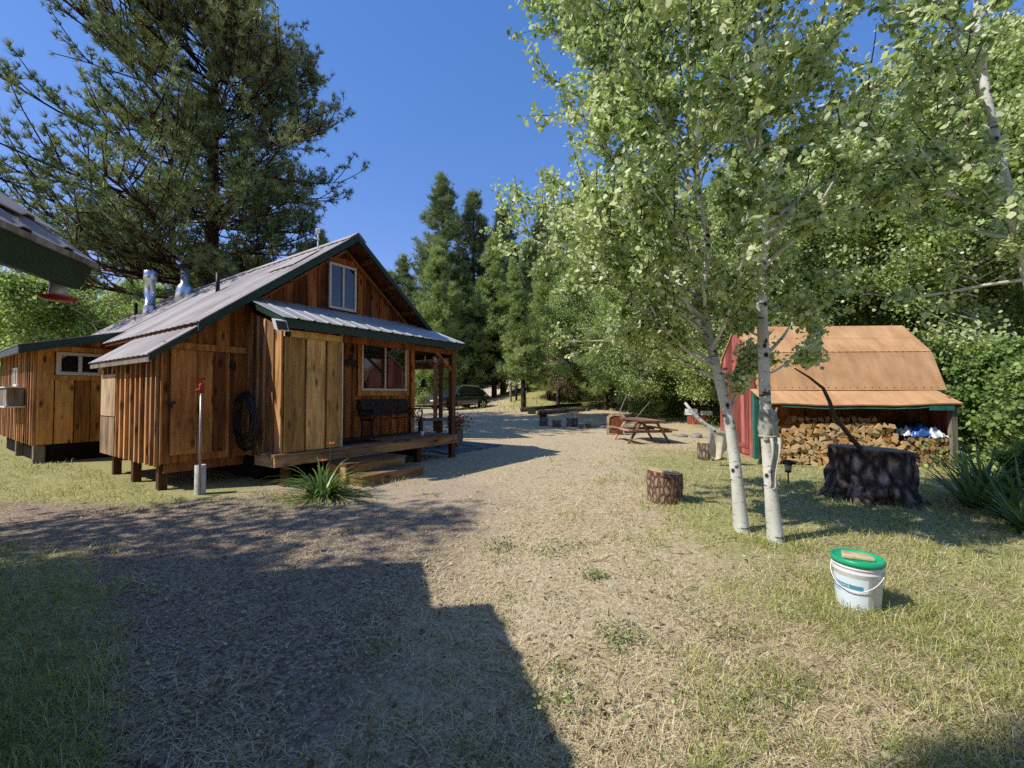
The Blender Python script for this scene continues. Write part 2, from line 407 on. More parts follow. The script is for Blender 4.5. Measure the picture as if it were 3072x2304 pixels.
nt = w.node_tree; nt.nodes.clear()
sky = nt.nodes.new('ShaderNodeTexSky'); sky.sky_type = 'NISHITA'; sky.sun_disc = False
sky.sun_elevation = EL; sky.sun_rotation = math.atan2(to_sun.x, to_sun.y)
sky.altitude = 1500; sky.air_density = 1.0; sky.dust_density = .3; sky.ozone_density = 2.5
bg = nt.nodes.new('ShaderNodeBackground'); bg.inputs['Strength'].default_value = .15
wo = nt.nodes.new('ShaderNodeOutputWorld')
gam = nt.nodes.new('ShaderNodeGamma'); gam.inputs['Gamma'].default_value = .55
hsv = nt.nodes.new('ShaderNodeHueSaturation'); hsv.inputs['Saturation'].default_value = 1.8; hsv.inputs['Value'].default_value = 2.35
nt.links.new(sky.outputs[0], gam.inputs[0]); nt.links.new(gam.outputs[0], hsv.inputs['Color']); tint = nt.nodes.new('ShaderNodeMix'); tint.data_type = 'RGBA'; tint.blend_type = 'MULTIPLY'; tint.inputs[0].default_value = 1.; tint.inputs[7].default_value = (1.5, .96, 1.12, 1)
nt.links.new(hsv.outputs[0], tint.inputs[6]); nt.links.new(tint.outputs[2], bg.inputs[0]); nt.links.new(bg.outputs[0], wo.inputs[0])
scene.view_settings.view_transform = 'Standard'; scene.view_settings.look = 'None'
scene.view_settings.exposure = 0; scene.view_settings.gamma = 1
scene.render.engine = 'CYCLES'
scene.cycles.max_bounces = 6; scene.cycles.diffuse_bounces = 3; scene.cycles.glossy_bounces = 3
scene.cycles.transmission_bounces = 4; scene.cycles.transparent_max_bounces = 4
scene.cycles.use_denoising = False

# ------------------------------------------------------------------ ground
def ss(a, b, x):
    t = np.clip((np.asarray(x, float)-a)/(b-a), 0, 1); return t*t*(3-2*t)
def G(X, Y):
    X = np.asarray(X, float); Y = np.asarray(Y, float)
    return .46*ss(16, 30, Y)+2.0*ss(28, 43, Y)*ss(-6, 3, X)-.08*np.exp(-((X-8)**2/9+(Y-9.3)**2/2))+5*ss(60, 160, Y)
def gz(x, y): return float(G(x, y))
def zones(X, Y):
    """green, gravel, straw weights"""
    right = ss(.6, 3.0, X-.10*np.maximum(Y-5, 0)*1.6)*ss(16, 9, Y)
    leftband = ss(-3.4, -5.0, X)*ss(5.4, 6.6, Y)*ss(12, 9.5, Y)
    nearleft = ss(-.86, -1.10, X/np.maximum(Y, .8))*ss(4.6, 3.8, Y)*ss(-.5, .5, Y)
    woods = ss(7.5, 9.5, X)*ss(5, 6.5, Y)
    hill = ss(27, 33, Y)*ss(-2, 1, X)*.8
    green = np.clip(right*.8+leftband*.9+nearleft+woods+hill+ss(-9, -12, X), 0, 1)
    gravel = .78*ss(1.3, -1.4, X-.2*(Y-4))*ss(6.9, 5.0, Y)+ss(-1.6, -2.6, X)*ss(4.0, 4.6, Y)*ss(6.9, 6.1, Y)
    road = .35*ss(20.5, 22, Y)*ss(30, 27, Y)*ss(4, .5, X)
    gravel = np.clip(gravel+road*.9, 0, 1)
    straw = np.clip(ss(-1.9, .9, X-.1*Y+.3)*ss(24, 15, Y)+.8*ss(7, 9, Y)*ss(-3.5, -2, X)+.6*ss(22, 28, Y), 0, 1)
    return green, gravel, straw
def build_ground():
    def axis(lo, hi, n0, p):  # dense around 0
        t = np.linspace(-1, 1, n0); s = np.sign(t)*np.abs(t)**p
        return np.where(s < 0, -s*lo, s*hi)
    xs = axis(-900., 900., 261, 4.2); ys = np.concatenate([np.linspace(-60, -1, 20), 0+np.linspace(0, 1, 200)**2.9*1200])
    X, Y = np.meshgrid(xs, ys); Z = G(X, Y)
    near = np.exp(-(np.hypot(X, Y)/40)**2)
    bump = np.zeros_like(Z)
    for i in range(X.shape[0]):
        for j in range(X.shape[1]):
            if near[i, j] > .05: bump[i, j] = noise.noise(Vector((X[i, j]*.55, Y[i, j]*.55, 3)))*.03+noise.noise(Vector((X[i, j]*2.1, Y[i, j]*2.1, 7)))*.012
    Z = Z+bump*near
    n, m = X.shape
    idx = np.arange(n*m).reshape(n, m)
    F = np.stack([idx[:-1, :-1], idx[:-1, 1:], idx[1:, 1:], idx[1:, :-1]], -1).reshape(-1, 4)
    o = np_mesh('ground', np.stack([X, Y, Z], -1), F, None, M['ground'], None, True)
    tag(o, kind='structure')
    for nm, a in zip(('green', 'gravel', 'straw'), zones(X, Y)):
        at = o.data.attributes.new(nm, 'FLOAT', 'POINT'); at.data.foreach_set('value', a.ravel().astype(np.float32))
build_ground()

# ------------------------------------------------------------------ foliage kit
LEAF6 = np.array([(0, -.5, 0), (.40, -.22, .07), (.43, .12, .07), (0, .55, -.02), (-.43, .12, .07), (-.40, -.22, .07)])
def rand_rot(n, bias=None, amt=0.):
    nrm = rng.normal(size=(n, 3))
    if bias is not None: nrm = nrm*(1-amt)+np.asarray(bias)*amt*1.5
    nrm /= np.linalg.norm(nrm, axis=1, keepdims=True)+1e-9
    t = rng.normal(size=(n, 3)); e1 = np.cross(nrm, t); e1 /= np.linalg.norm(e1, axis=1, keepdims=True)+1e-9
    return e1, np.cross(nrm, e1), nrm
def leaf_arrays(C, size, shape=LEAF6, bias=None, amt=0.):
    n = len(C); e1, e2, e3 = rand_rot(n, bias, amt)
    size = np.broadcast_to(np.asarray(size, float), (n,))[:, None, None]
    V = C[:, None, :]+size*(shape[None, :, 0:1]*e1[:, None]+shape[None, :, 1:2]*e2[:, None]+shape[None, :, 2:3]*e3[:, None])
    F = np.arange(n*len(shape)).reshape(n, len(shape))
    return V.reshape(-1, 3), F
def tuft_arrays(C, A, L, k=14, wid=.02, spread=.75):
    """needle bundles: centres C, axes A, lengths L"""
    n = len(C)
    D = rng.normal(size=(n, k, 3))*spread+A[:, None, :]*1.0
    D /= np.linalg.norm(D, axis=2, keepdims=True)+1e-9
    ln = L[:, None, None]*rng.uniform(.7, 1.15, (n, k, 1))
    S = np.cross(D, rng.normal(size=(n, k, 3))); S /= np.linalg.norm(S, axis=2, keepdims=True)+1e-9
    base = C[:, None, :]+D*ln*.05; w_ = wid*.5
    V = np.stack([base-S*w_, base+S*w_, C[:, None, :]+D*ln], 2).reshape(-1, 3)
    F = np.arange(n*k*3).reshape(-1, 3)
    return V, F

def bez(p, d, L, droop, n=5):
    """curved line from p along d; droop>0 bends up"""
    p = np.asarray(p, float); d = np.asarray(d, float); d = d/np.linalg.norm(d); out = [p]
    for i in range(n):
        d = d+np.array((0, 0, droop/n))+rng.normal(size=3)*.05; d /= np.linalg.norm(d); p = p+d*L/n; out.append(p)
    return out

def pine(name, label, H, base, rad, nbr, tufts, k, tl, wid, mat, bark, loc, group=None, trunk_r=.3, dead=0, up=.35, lean=(0, 0), prof=None, sub=5, gap=0., lobes=0., asym=0., tw_l=(.16, .34)):
    t = thing(name, label, 'tree', loc, 0, group)
    tr = MB(); zs = np.linspace(-.3, H, 9)
    tr.tube([(lean[0]*(z/H)**2, lean[1]*(z/H)**2, z) for z in zs], [max(trunk_r*(1-max(z, 0)/H)**.8, .02) for z in zs], 9, False, .5)
    C = []; A = []; br = MB(); dead_mb = MB()
    prof = prof or (lambda f: (1-f)**.75*(.35+.65*min(1, (f+.05)/.25)) if f < 1 else .05)
    # deliberate clumping: whorls
    zcur = base; i = 0
    hs = np.sort(base+(H-base)*(rng.uniform(0, 1, nbr)**1.12)*.985)
    for z in hs:
        f = (z-base)/(H-base); r = rad*prof(f)*rng.uniform(.62, 1.12)
        if rng.uniform() < gap: r *= .45
        az = rng.uniform(0, 2*math.pi)
        if lobes: r *= max(.35, 1+lobes*1.6*noise.noise(Vector((math.cos(az)*1.6, math.sin(az)*1.6, z*.42+4))))
        if lobes: r = min(r, rad*.90*prof(f)*1.12+.2)
        if asym: r *= 1+asym*math.cos(az-math.pi)
        d = np.array((math.cos(az), math.sin(az), .05+up*.5*f-.18*(1-f)+rng.normal()*.12*(lobes > 0)))
        p0 = (lean[0]*(z/H)**2, lean[1]*(z/H)**2, z)
        pts = bez(p0, d, r, up*(rng.uniform(.2, 1.3) if lobes else 1), 6)
        rb = max(.012, .045*trunk_r/.3*(r/rad+.25))
        br.tube(pts, [rb*(1-.75*j/6) for j in range(7)], 5, False, .5)
        nt_ = max(4, int(tufts*(.35+.65*r/rad)))
        # side twigs
        for s_ in range(sub):
            u = rng.uniform(.28, 1.0); seg = min(5, int(u*6)); q = pts[seg]+(pts[seg+1]-pts[seg])*(u*6-seg)
            dd = pts[seg+1]-pts[seg]; dd = dd/np.linalg.norm(dd)
            sd = np.cross(dd, (0, 0, 1.)); sd = sd/np.linalg.norm(sd)*rng.choice((-1, 1))
            dv = dd*.75+sd*rng.uniform(.3, .95)+np.array((0, 0, rng.uniform(-.12, .55)+(rng.normal()*.3 if lobes else 0)))
            L = r*rng.uniform(*tw_l)*(1.25-u*.5)
            tw = bez(q, dv, L, .5, 3)
            br.tube(tw, [rb*.45, rb*.35, rb*.28, rb*.2], 4, False, .5)
            m_ = max(2, nt_//sub)
            for j in range(m_):
                uu = rng.uniform(.25, 1.08)**(.6 if lobes else 1.); sg = min(2, int(uu*3)); c = tw[sg]+(tw[sg+1]-tw[sg])*(uu*3-sg)
                a = (tw[sg+1]-tw[sg]); a = a/np.linalg.norm(a)
                C.append(c+rng.normal(size=3)*tl*.35); A.append(a*.8+np.array((0, 0, .45)))
        C.append(pts[-1]); A.append((pts[-1]-pts[-2])/np.linalg.norm(pts[-1]-pts[-2]))
    for z in rng.uniform(H*.9, H, 14): C.append(np.array((lean[0]*(z/H)**2, lean[1]*(z/H)**2, z))); A.append(np.array((0, 0, 1.)))
    for d_ in range(dead):
        z = rng.uniform(.35, 1.1)*base; az = rng.uniform(0, 2*math.pi); L = rad*rng.uniform(.3, .75)
        pts = bez((0, 0, z), (math.cos(az), math.sin(az), -.1), L, -.35, 5)
        dead_mb.tube(pts, [.03*(1-.7*j/5) for j in range(6)], 4, False, .5)
        for s_ in range(7):
            q = pts[rng.integers(1, 6)]; az2 = rng.uniform(0, 6.28)
            dead_mb.tube(bez(q, (math.cos(az2), math.sin(az2), -.5), L*.35, -.6, 3), [.012, .01, .008, .005], 3, False, .5)
    C = np.array(C); A = np.array(A)
    V, F = tuft_arrays(C, A, np.full(len(C), tl)*rng.uniform(.75, 1.2, len(C)), k, wid)
    # light and dark clumps: lit and shaded tufts painted in by low-frequency noise
    tn = np.array([noise.noise(Vector(c*.55))*.5+noise.noise(Vector(c*1.7))*.35 for c in C])
    tone = np.repeat(np.clip(.48+tn*.75+rng.uniform(-.14, .14, len(C)), 0, 1), k)+rng.uniform(-.12, .12, len(C)*k)
    tr.build('trunk', bark, t, True, recalc=False)
    br.build('branches', bark, t, True, recalc=False)
    if dead: dead_mb.build('dead_branches', M['dead_twig'], t, recalc=False)
    np_mesh('crown', V, F, np.clip(tone, 0, 1), mat, t)
    return t

def blob_leaves(centers, n, size, tone0=.5, squash=.8):
    """leaf clumps spread through ellipsoid volumes: centers = [(x,y,z,r)], returns points"""
    P = []
    for (x, y, z, r) in centers:
        m_ = int(n*r*r); d = rng.normal(size=(m_, 3)); d /= np.linalg.norm(d, axis=1, keepdims=True)
        rr = r*rng.uniform(.35, 1.0, (m_, 1))**.5
        p = d*rr*np.array((1, 1, squash))+np.array((x, y, z)); P.append(p)
    return np.concatenate(P)

def broadleaf(name, label, H, base, rad, nclump, per, lsize, mat, bark, loc, group=None, trunk_r=.1, stems=1, cat='tree', openness=.25, zsq=.75):
    """slender tree: visible limbs carrying leaf clumps"""
    t = thing(name, label, cat, loc, 0, group); tr = MB(); lim = MB(); P = []
    for s_ in range(stems):
        ox, oy = (0, 0) if stems == 1 else rng.normal(size=2)*rad*.25
        lx, ly = rng.normal(size=2)*H*.035
        zs = np.linspace(-.15, H*.97, 8)
        tr.tube([(ox+lx*(z/H)**1.5+rng.normal()*.02, oy+ly*(z/H)**1.5+rng.normal()*.02, z) for z in zs], [max(trunk_r*(1-max(z, 0)/H)**.7, .012) for z in zs], 8, False, .5)
        for c in range(nclump//stems):
            f = rng.uniform(0, 1); z = base+(H-base)*f
            r = rad*math.sin(math.pi*min(1, .22+.74*f))**.8*rng.uniform(.55, 1.05); az = rng.uniform(0, 6.283)
            p0 = (ox+lx*(z/H)**1.5, oy+ly*(z/H)**1.5, z-.25*r)
            pts = bez(p0, (math.cos(az), math.sin(az), .35), r, .45, 4)
            lim.tube(pts, [trunk_r*.28*(1-.75*j/4)+.003 for j in range(5)], 4, False, .5)
            for q in range(3):
                u = rng.uniform(.45, 1.05); sg = min(3, int(u*4)); c0 = pts[sg]+(pts[sg+1]-pts[sg])*(u*4-sg)
                m_ = int(per*rng.uniform(.6, 1.3)); cr = rad*rng.uniform(.14, .27)
                d = rng.normal(size=(m_, 3))*np.array((1, 1, zsq))*cr*.6
                P.append(c0+d)
    P = np.concatenate(P)
    V, F = leaf_arrays(P, lsize*rng.uniform(.7, 1.25, len(P)))
    tn = np.array([noise.noise(Vector(p*.7)) for p in P])
    tone = np.clip(.5+tn*.45+rng.normal(size=len(P))*.2, 0, 1)
    tr.build('trunk', bark, t, True, recalc=False); lim.build('branches', bark, t, True, recalc=False)
    np_mesh('crown', V, F, tone, mat, t)
    return t

# local house frame: +x along the front, +y into the house
HA = R(90-34.283); P0 = Vector((-3.792, 7.089, 0))
def HW(u, v, w=0.):
    return Vector((P0.x+u*math.cos(HA)-v*math.sin(HA), P0.y+u*math.sin(HA)+v*math.cos(HA), w))

# ------------------------------------------------------------------ cabin
def wall_boards(mb, fr, s0, s1, bot, top, bw=.24, batten=.05, bt=.022, gap=False, d=0.):
    """fr(s, depth, w); top/bot functions of s or numbers. board faces at depth d, battens proud"""
    T = top if callable(top) else (lambda s: top); B = bot if callable(bot) else (lambda s: bot)
    s = s0; edges = [s0]
    while s < s1-.06:
        s = min(s1, s+bw*random.uniform(.8, 1.2))
        if s1-s < .08: s = s1
        edges.append(s)
    for a, b in zip(edges[:-1], edges[1:]):
        g = .012 if gap else .001
        lo = [fr(a+g, d, B(a)), fr(b-g, d, B(b)), fr(b-g, d+.03, B(b)), fr(a+g, d+.03, B(a))]
        hi = [fr(a+g, d, T(a)), fr(b-g, d, T(b)), fr(b-g, d+.03, T(b)), fr(a+g, d+.03, T(a))]
        mb.hexa(lo, hi)
    if batten:
        for e in edges:
            a, b = max(s0, e-batten/2), min(s1, e+batten/2)
            lo = [fr(a, d-bt, B(a)), fr(b, d-bt, B(b)), fr(b, d-.001, B(b)), fr(a, d-.001, B(a))]
            hi = [fr(a, d-bt, T(a)-.01), fr(b, d-bt, T(b)-.01), fr(b, d-.001, T(b)-.01), fr(a, d-.001, T(a)-.01)]
            mb.hexa(lo, hi)
def ribbed(mb, A, B, C, pitch=.27, rib=.011, rw=.085, thick=.012):
    """metal sheet: eave line A->B, slope direction A->C; ribs run along A->C"""
    A = Vector(A); B = Vector(B); C = Vector(C); e = B-A; L = e.length; e = e/L; sl = C-A
    n = e.cross(sl).normalized(); n = n if n.z > 0 else -n
    xs = []; x = 0.
    while x < L:
        xs += [(x, 0), (min(L, x+pitch-rw), 0), (min(L, x+pitch-rw*.75), rib), (min(L, x+pitch-rw*.25), rib)]
        x += pitch
    xs.append((L, 0)); base = len(mb.v); k = len(xs)
    for off in (0, -thick):
        for end in (0, 1):
            for (x, h) in xs: mb.v.append(tuple(A+e*x+sl*end+n*(h+off)))
    for i in range(k-1):
        tone = .5+.5*math.sin(int(xs[i][0]/(pitch*4))*2.3)
        mb.f.append((base+i, base+i+1, base+k+i+1, base+k+i)); mb.t.append(tone)
        mb.f.append((base+2*k+i, base+3*k+i, base+3*k+i+1, base+2*k+i+1)); mb.t.append(.2)
        mb.f.append((base+i, base+2*k+i, base+2*k+i+1, base+i+1)); mb.t.append(.1)
        mb.f.append((base+k+i, base+k+i+1, base+3*k+i+1, base+3*k+i)); mb.t.append(.1)
    for i in (0, k-1):
        mb.f.append((base+i, base+k+i, base+3*k+i, base+2*k+i)); mb.t.append(.1)
    return mb

def window(parent, fr, s0, s1, w0, w1, split, name='window', fw=.055, blind=None, sashes=True, mat='vinyl', proud=.035):
    f = MB()
    for a, b, c, d_ in ((s0, s1, w0, w0+fw), (s0, s1, w1-fw, w1), (s0, s0+fw, w0+fw, w1-fw), (s1-fw, s1, w0+fw, w1-fw)):
        f.hexa([fr(a, -proud, c), fr(b, -proud, c), fr(b, .02, c), fr(a, .02, c)], [fr(a, -proud, d_), fr(b, -proud, d_), fr(b, .02, d_), fr(a, .02, d_)], .5)
    m0 = s0+(s1-s0)*split-fw*.45; m1 = m0+fw*.9
    f.hexa([fr(m0, -proud-.006, w0+fw), fr(m1, -proud-.006, w0+fw), fr(m1, .02, w0+fw), fr(m0, .02, w0+fw)], [fr(m0, -proud-.006, w1-fw), fr(m1, -proud-.006, w1-fw), fr(m1, .02, w1-fw), fr(m0, .02, w1-fw)], .5)
    wn = f.build(name, M[mat], parent)
    bevel(wn, .006, 1)
    for i, (a, b) in enumerate(((s0+fw, m0), (m1, s1-fw))):
        p = MB().hexa([fr(a, -.008, w0+fw), fr(b, -.008, w0+fw), fr(b, .012, w0+fw), fr(a, .012, w0+fw)], [fr(a, -.008, w1-fw), fr(b, -.008, w1-fw), fr(b, .012, w1-fw), fr(a, .012, w1-fw)])
        p.build('pane', M['glass_blind'] if blind == i else M['glass'], wn)
    return wn

cabin = thing('cabin', 'small brown board cabin with pale metal gable roof, covered porch and green trim', 'cabin', P0, HA)
RS = .79; RU, RW = 2.05, 5.07
def roofw(u): return RW-RS*abs(u-RU)
F_front = lambda v0: (lambda s, d, w: (s, v0+d, w))
F_left = lambda u0: (lambda s, d, w: (u0+d, s, w))
# main gable wall
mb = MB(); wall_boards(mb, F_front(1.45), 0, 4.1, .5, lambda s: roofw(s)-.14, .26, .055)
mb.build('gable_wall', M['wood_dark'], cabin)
# porch part of the same wall is lighter honey pine: a cladding skin in front of it between closet and corner
mb = MB(); wall_boards(mb, F_front(1.415), 1.12, 4.1, .57, 3.2, .25, .05)
mb.build('porch_wall', M['wood_mid'], cabin)
mb = MB(); wall_boards(mb, F_left(0.), 1.46, 12.8, .5, 2.98+.3, .3, .05)
mb.box(4.07, 4.1, 1.49, 12.8, .4, 3.3); mb.box(.03, 4.07, 12.77, 12.8, .4, 3.3)
mb.build('side_wall', M['wood_mid'], cabin)
# closet at the porch end
mb = MB()
for a, b in ((.02, .36), (.40, .745), (.785, 1.085)):
    mb.box(a, b, .02, .05, .575, 2.52)
mb.box(.01, 1.09, .055, .08, .57, 2.60, .0)
mb.box(.0, 1.09, .0, .05, 2.525, 2.64, .7)
cl = mb.build('closet_front', M['wood_front'], cabin)
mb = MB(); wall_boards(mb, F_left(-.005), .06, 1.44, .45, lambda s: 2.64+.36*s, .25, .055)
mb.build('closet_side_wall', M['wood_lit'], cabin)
mb = MB(); mb.box(1.065, 1.09, .085, 1.41, .57, 2.7, .3); mb.build('closet_inner_wall', M['wood_mid'], cabin)
mb = MB(); mb.box(1.088, 1.105, .015, .055, .57, 2.52, .5); mb.build('closet_corner_trim', M['vinyl'], cabin)
# front corner boards
mb = MB(); mb.box(4.02, 4.14, 1.35, 1.47, .57, 2.95, .8); mb.build('corner_board', M['wood_mid'], cabin)
# roof
mb = MB()
VF, VB = .9, 13.0
ribbed(mb, (-.9, 6.9, roofw(-.9)), (-.9, VF, roofw(-.9)), (RU, 6.9, RW))
ribbed(mb, (-.42, VB, roofw(-.42)), (-.42, 6.9, roofw(-.42)), (RU, VB, RW))
ribbed(mb, (5.0, VF, roofw(5.0)), (5.0, VB, roofw(5.0)), (RU, VF, RW))
rf = mb.build('roof', M['metal_roof'], cabin)
mb = MB()
for sgn in (-1, 1):
    mb.hexa([(RU, VF-.01, RW+.03), (RU+sgn*.2, VF-.01, RW-.2*RS+.03), (RU+sgn*.2, VB+.01, RW-.2*RS+.03), (RU, VB+.01, RW+.03)],
            [(RU, VF-.01, RW+.045), (RU+sgn*.2, VF-.01, RW-.2*RS+.045), (RU+sgn*.2, VB+.01, RW-.2*RS+.045), (RU, VB+.01, RW+.045)], .8)
mb.build('ridge_cap', M['metal_roof'], rf)
# roof deck under the sheet (osb soffit) and green rake trim
mb = MB()
for sgn, ue in ((-1, -.86), (1, 4.96)):
    mb.hexa([(RU, VF+.05, RW-.10), (ue, VF+.05, roofw(ue)-.10), (ue, 6.8, roofw(ue)-.10), (RU, 6.8, RW-.10)],
            [(RU, VF+.05, RW-.03), (ue, VF+.05, roofw(ue)-.03), (ue, 6.8, roofw(ue)-.03), (RU, 6.8, RW-.03)], .2)
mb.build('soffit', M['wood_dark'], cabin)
for sgn, ue in ((-1, -.92), (1, 5.02)):
    mb = MB(); mb.hexa([(RU, VF-.012, RW-.155), (ue, VF-.012, roofw(ue)-.155), (ue, VF+.025, roofw(ue)-.155), (RU, VF+.025, RW-.155)],
            [(RU, VF-.012, RW-.025), (ue, VF-.012, roofw(ue)-.025), (ue, VF+.025, roofw(ue)-.025), (RU, VF+.025, RW-.025)], .5)
    mb.build('rake_trim', M['green'], cabin)
mb = MB(); mb.box(4.98, 5.015, VF+.03, 7.5, roofw(5.0)-.19, roofw(5.0)-.03, .5); mb.build('eave_trim', M['green'], cabin)
for u in (2.45, 3.05, 3.7, 1.4, .6):
    z = roofw(u)-.16
    mb = MB(); mb.beam((u, VF+.03, z), (u, 1.44, z), .07, .10, tone=.3); mb.build('lookout', M['wood_dark'], cabin)
mb = MB()
for ua, ub in ((RU, 4.0), (RU, .1)):
    mb.beam((ua, 1.375, roofw(ua)-.28), (ub, 1.375, roofw(ub)-.28), .04, .11, (0, -1, 0), .9)
mb.build('gable_trim', M['wood_dark'], cabin)
window(cabin, F_front(1.39), 1.66, 2.35, 3.44, 4.46, .5)
mb = MB(); mb.box(1.6, 2.42, 1.372, 1.44, 4.465, 4.60, .9); mb.build('window_header', M['wood_dark'], cabin)
window(cabin, F_front(1.375), 2.49, 3.86, 1.64, 2.83, .5, blind=0)
mb = MB()
for b in ((2.40, 3.95, 1.355, 1.412, 1.52, 1.635), (2.40, 3.95, 1.355, 1.412, 2.835, 2.95), (2.40, 2.485, 1.355, 1.412, 1.64, 2.83), (3.865, 3.95, 1.355, 1.412, 1.64, 2.83)): mb.box(*b, tone=.95)
mb.build('window_surround', M['wood_mid'], cabin)
# porch roof
mb = MB(); ribbed(mb, (-.12, -.2, 2.815), (4.36, -.2, 2.815), (-.12, 1.40, 3.40), .28, .014, .07)
mb.build('porch_roof', M['metal_porch'], cabin)
mb = MB(); mb.box(-.09, 4.33, -.145, -.105, 2.655, 2.80, .5); mb.build('porch_fascia', M['green'], cabin)
for u in (-.095, 4.30):
    mb = MB(); mb.hexa([(u, -.10, 2.72), (u+.03, -.10, 2.72), (u+.03, 1.36, 3.25), (u, 1.36, 3.25)], [(u, -.10, 2.82), (u+.03, -.10, 2.82), (u+.03, 1.36, 3.355), (u, 1.36, 3.355)], .6); mb.build('porch_side_trim', M['green'], cabin)
for u in (.9, 1.7, 2.5, 3.3, 4.1):
    mb = MB(); mb.beam((u, -.08, 2.72), (u, 1.36, 3.245), .05, .11, tone=.4); mb.build('rafter', M['wood_dark'], cabin)
mb = MB(); mb.box(1.12, 4.28, .03, .11, 2.535, 2.655, .4); mb.build('porch_beam', M['wood_dark'], cabin)
mb = MB(); mb.beam((3.55, .07, 2.62), (4.15, .07, 2.15), .06, .06, (0, 1, 0), .6); mb.build('knee_brace', M['wood_mid'], cabin)
mb = MB(); mb.box(4.14, 4.27, .02, .15, -.02, 2.65, .6); bevel(mb.build('porch_post', M['post'], cabin), .008)
# deck
mb = MB(); v = .0
while v < 1.4:
    mb.box(-.16 if v < .55 else .0, 4.30, v-.03, v+.108, .525, .562); v += .142
mb.build('deck', M['deck_u'], cabin)
mb = MB(); mb.box(-.15, 4.29, -.025, .03, .355, .522, .5); mb.build('deck_beam', M['beam_u'], cabin)
for b in ((-.165, -.12, .035, .62), (4.26, 4.31, .035, 1.4)): MB().box(*b, .355, .522, .7).build('deck_end_beam', M['beam_v'], cabin)
for u, v in ((.1, .1), (2.0, .12), (4.2, 1.3), (3.1, .12), (1.1, .1)):
    MB().box(u-.06, u+.06, v-.05, v+.07, -.03, .52, .2).build('deck_footing', M['post'], cabin)
mb = MB(); mb.box(.15, 4.05, 1.0, 6.8, -.02, .5, .5); mb.build('crawl_space_shade', M['dark_under'], cabin)  # near-black block stands in for the shade under the cabin
# lean-to shed against the left side
def lw(u): return 2.155+RS*(u+1.53)
mb = MB(); wall_boards(mb, F_front(1.3), -1.28, -.01, .44, lambda s: lw(s)-.10, .27, .05)
lf = mb.build('lean_to_front', M['wood_mid'], cabin)
mb = MB(); wall_boards(mb, F_left(-1.28), 1.33, 4.3, .40, lw(-1.28)-.09, .27, .065, .05)
mb.box(-1.25, -.02, 4.27, 4.3, .4, 2.2, .3); mb.build('lean_to_side', M['wood_lit'], cabin)
mb = MB(); mb.box(-1.345, -1.332, 3.42, 4.31, .41, 1.12, .4); mb.box(-1.345, -1.332, 3.40, 4.31, 1.14, 1.93, .8); mb.build('osb_panel', M['osb'], cabin)
mb = MB()
for a, b in ((-1.16, -.80), (-.79, -.57), (-.56, -.37)): mb.box(a, b, 1.243, 1.276, .57, 2.28)
d = mb.build('door', M['wood_mid'], cabin)
mb = MB(); mb.box(-1.24, -1.10, 1.215, 1.242, 1.40, 1.44, 0); mb.box(-1.18, -1.14, 1.205, 1.24, 1.33, 1.40, 0); mb.build('hasp', M['black'], d)
mb = MB(); mb.box(-1.26, -.05, 1.245, 1.277, 2.29, 2.40, .9); mb.build('door_header', M['wood_mid'], cabin)
mb = MB(); mb.box(-.30, -.22, 1.24, 1.275, 2.0, 2.12, 0); mb.build('junction_box', M['black'], cabin)
mb = MB(); ribbed(mb, (-1.53, 4.38, 2.155), (-1.53, 1.0, 2.155), (-.72, 4.38, lw(-.72)), .25, .011, .08)
mb.build('lean_to_roof', M['metal_roof'], cabin)
mb = MB(); mb.hexa([(-1.51, 1.01, 2.06), (-.8, 1.01, lw(-.8)-.11), (-.8, 1.04, lw(-.8)-.11), (-1.51, 1.04, 2.06)], [(-1.51, 1.01, 2.145), (-.8, 1.01, lw(-.8)-.02), (-.8, 1.04, lw(-.8)-.02), (-1.51, 1.04, 2.145)], .5)
mb.build('lean_to_rake_trim', M['green'], cabin)
mb = MB(); mb.box(-1.50, -1.475, 1.05, 4.36, 2.05, 2.14, .6); mb.build('lean_to_eave_board', M['grey_wood'], cabin)
for v in (1.5, 2.75, 3.9):
    MB().box(-1.24, -1.12, v-.06, v+.06, -.04, .43, .3).build('stilt', M['post'], cabin)
mb = MB(); mb.box(-1.2, -.02, 1.36, 1.40, .28, .43, .4); mb.build('floor_joist', M['wood_mid'], cabin)
# annex at the back left
def aw(u): return 2.6+.28*(u+2.2)
mb = MB(); wall_boards(mb, F_front(7.0), -1.85, .0, .42, lambda s: aw(s)-.08, .33, .0, gap=True)
mb.box(-1.80, -.02, 7.04, 7.08, .42, 2.6, 0.); mb.box(-1.6, -.75, 6.965, 6.998, 1.88, 1.99, .8); mb.box(-1.6, -.05, 6.965, 6.998, 2.545, 2.66, .9)
mb.build('annex_front', M['wood_annex'], cabin)
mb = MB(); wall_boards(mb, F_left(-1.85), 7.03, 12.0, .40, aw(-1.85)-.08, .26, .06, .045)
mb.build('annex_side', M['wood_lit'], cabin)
mb = MB(); ribbed(mb, (-2.2, 12.4, 2.6), (-2.2, 6.5, 2.6), (-.40, 12.4, aw(-.40)), .27, .011, .085)
mb.build('annex_roof', M['metal_roof'], cabin)
mb = MB(); mb.hexa([(-2.18, 6.51, 2.42), (-.46, 6.51, aw(-.46)-.17), (-.46, 6.55, aw(-.46)-.17), (-2.18, 6.55, 2.42)], [(-2.18, 6.51, 2.585), (-.46, 6.51, aw(-.46)-.015), (-.46, 6.55, aw(-.46)-.015), (-2.18, 6.55, 2.585)], .5)
mb.box(-2.185, -2.15, 6.56, 12.38, 2.44, 2.58, .5)
mb.build('annex_fascia', M['green'], cabin)
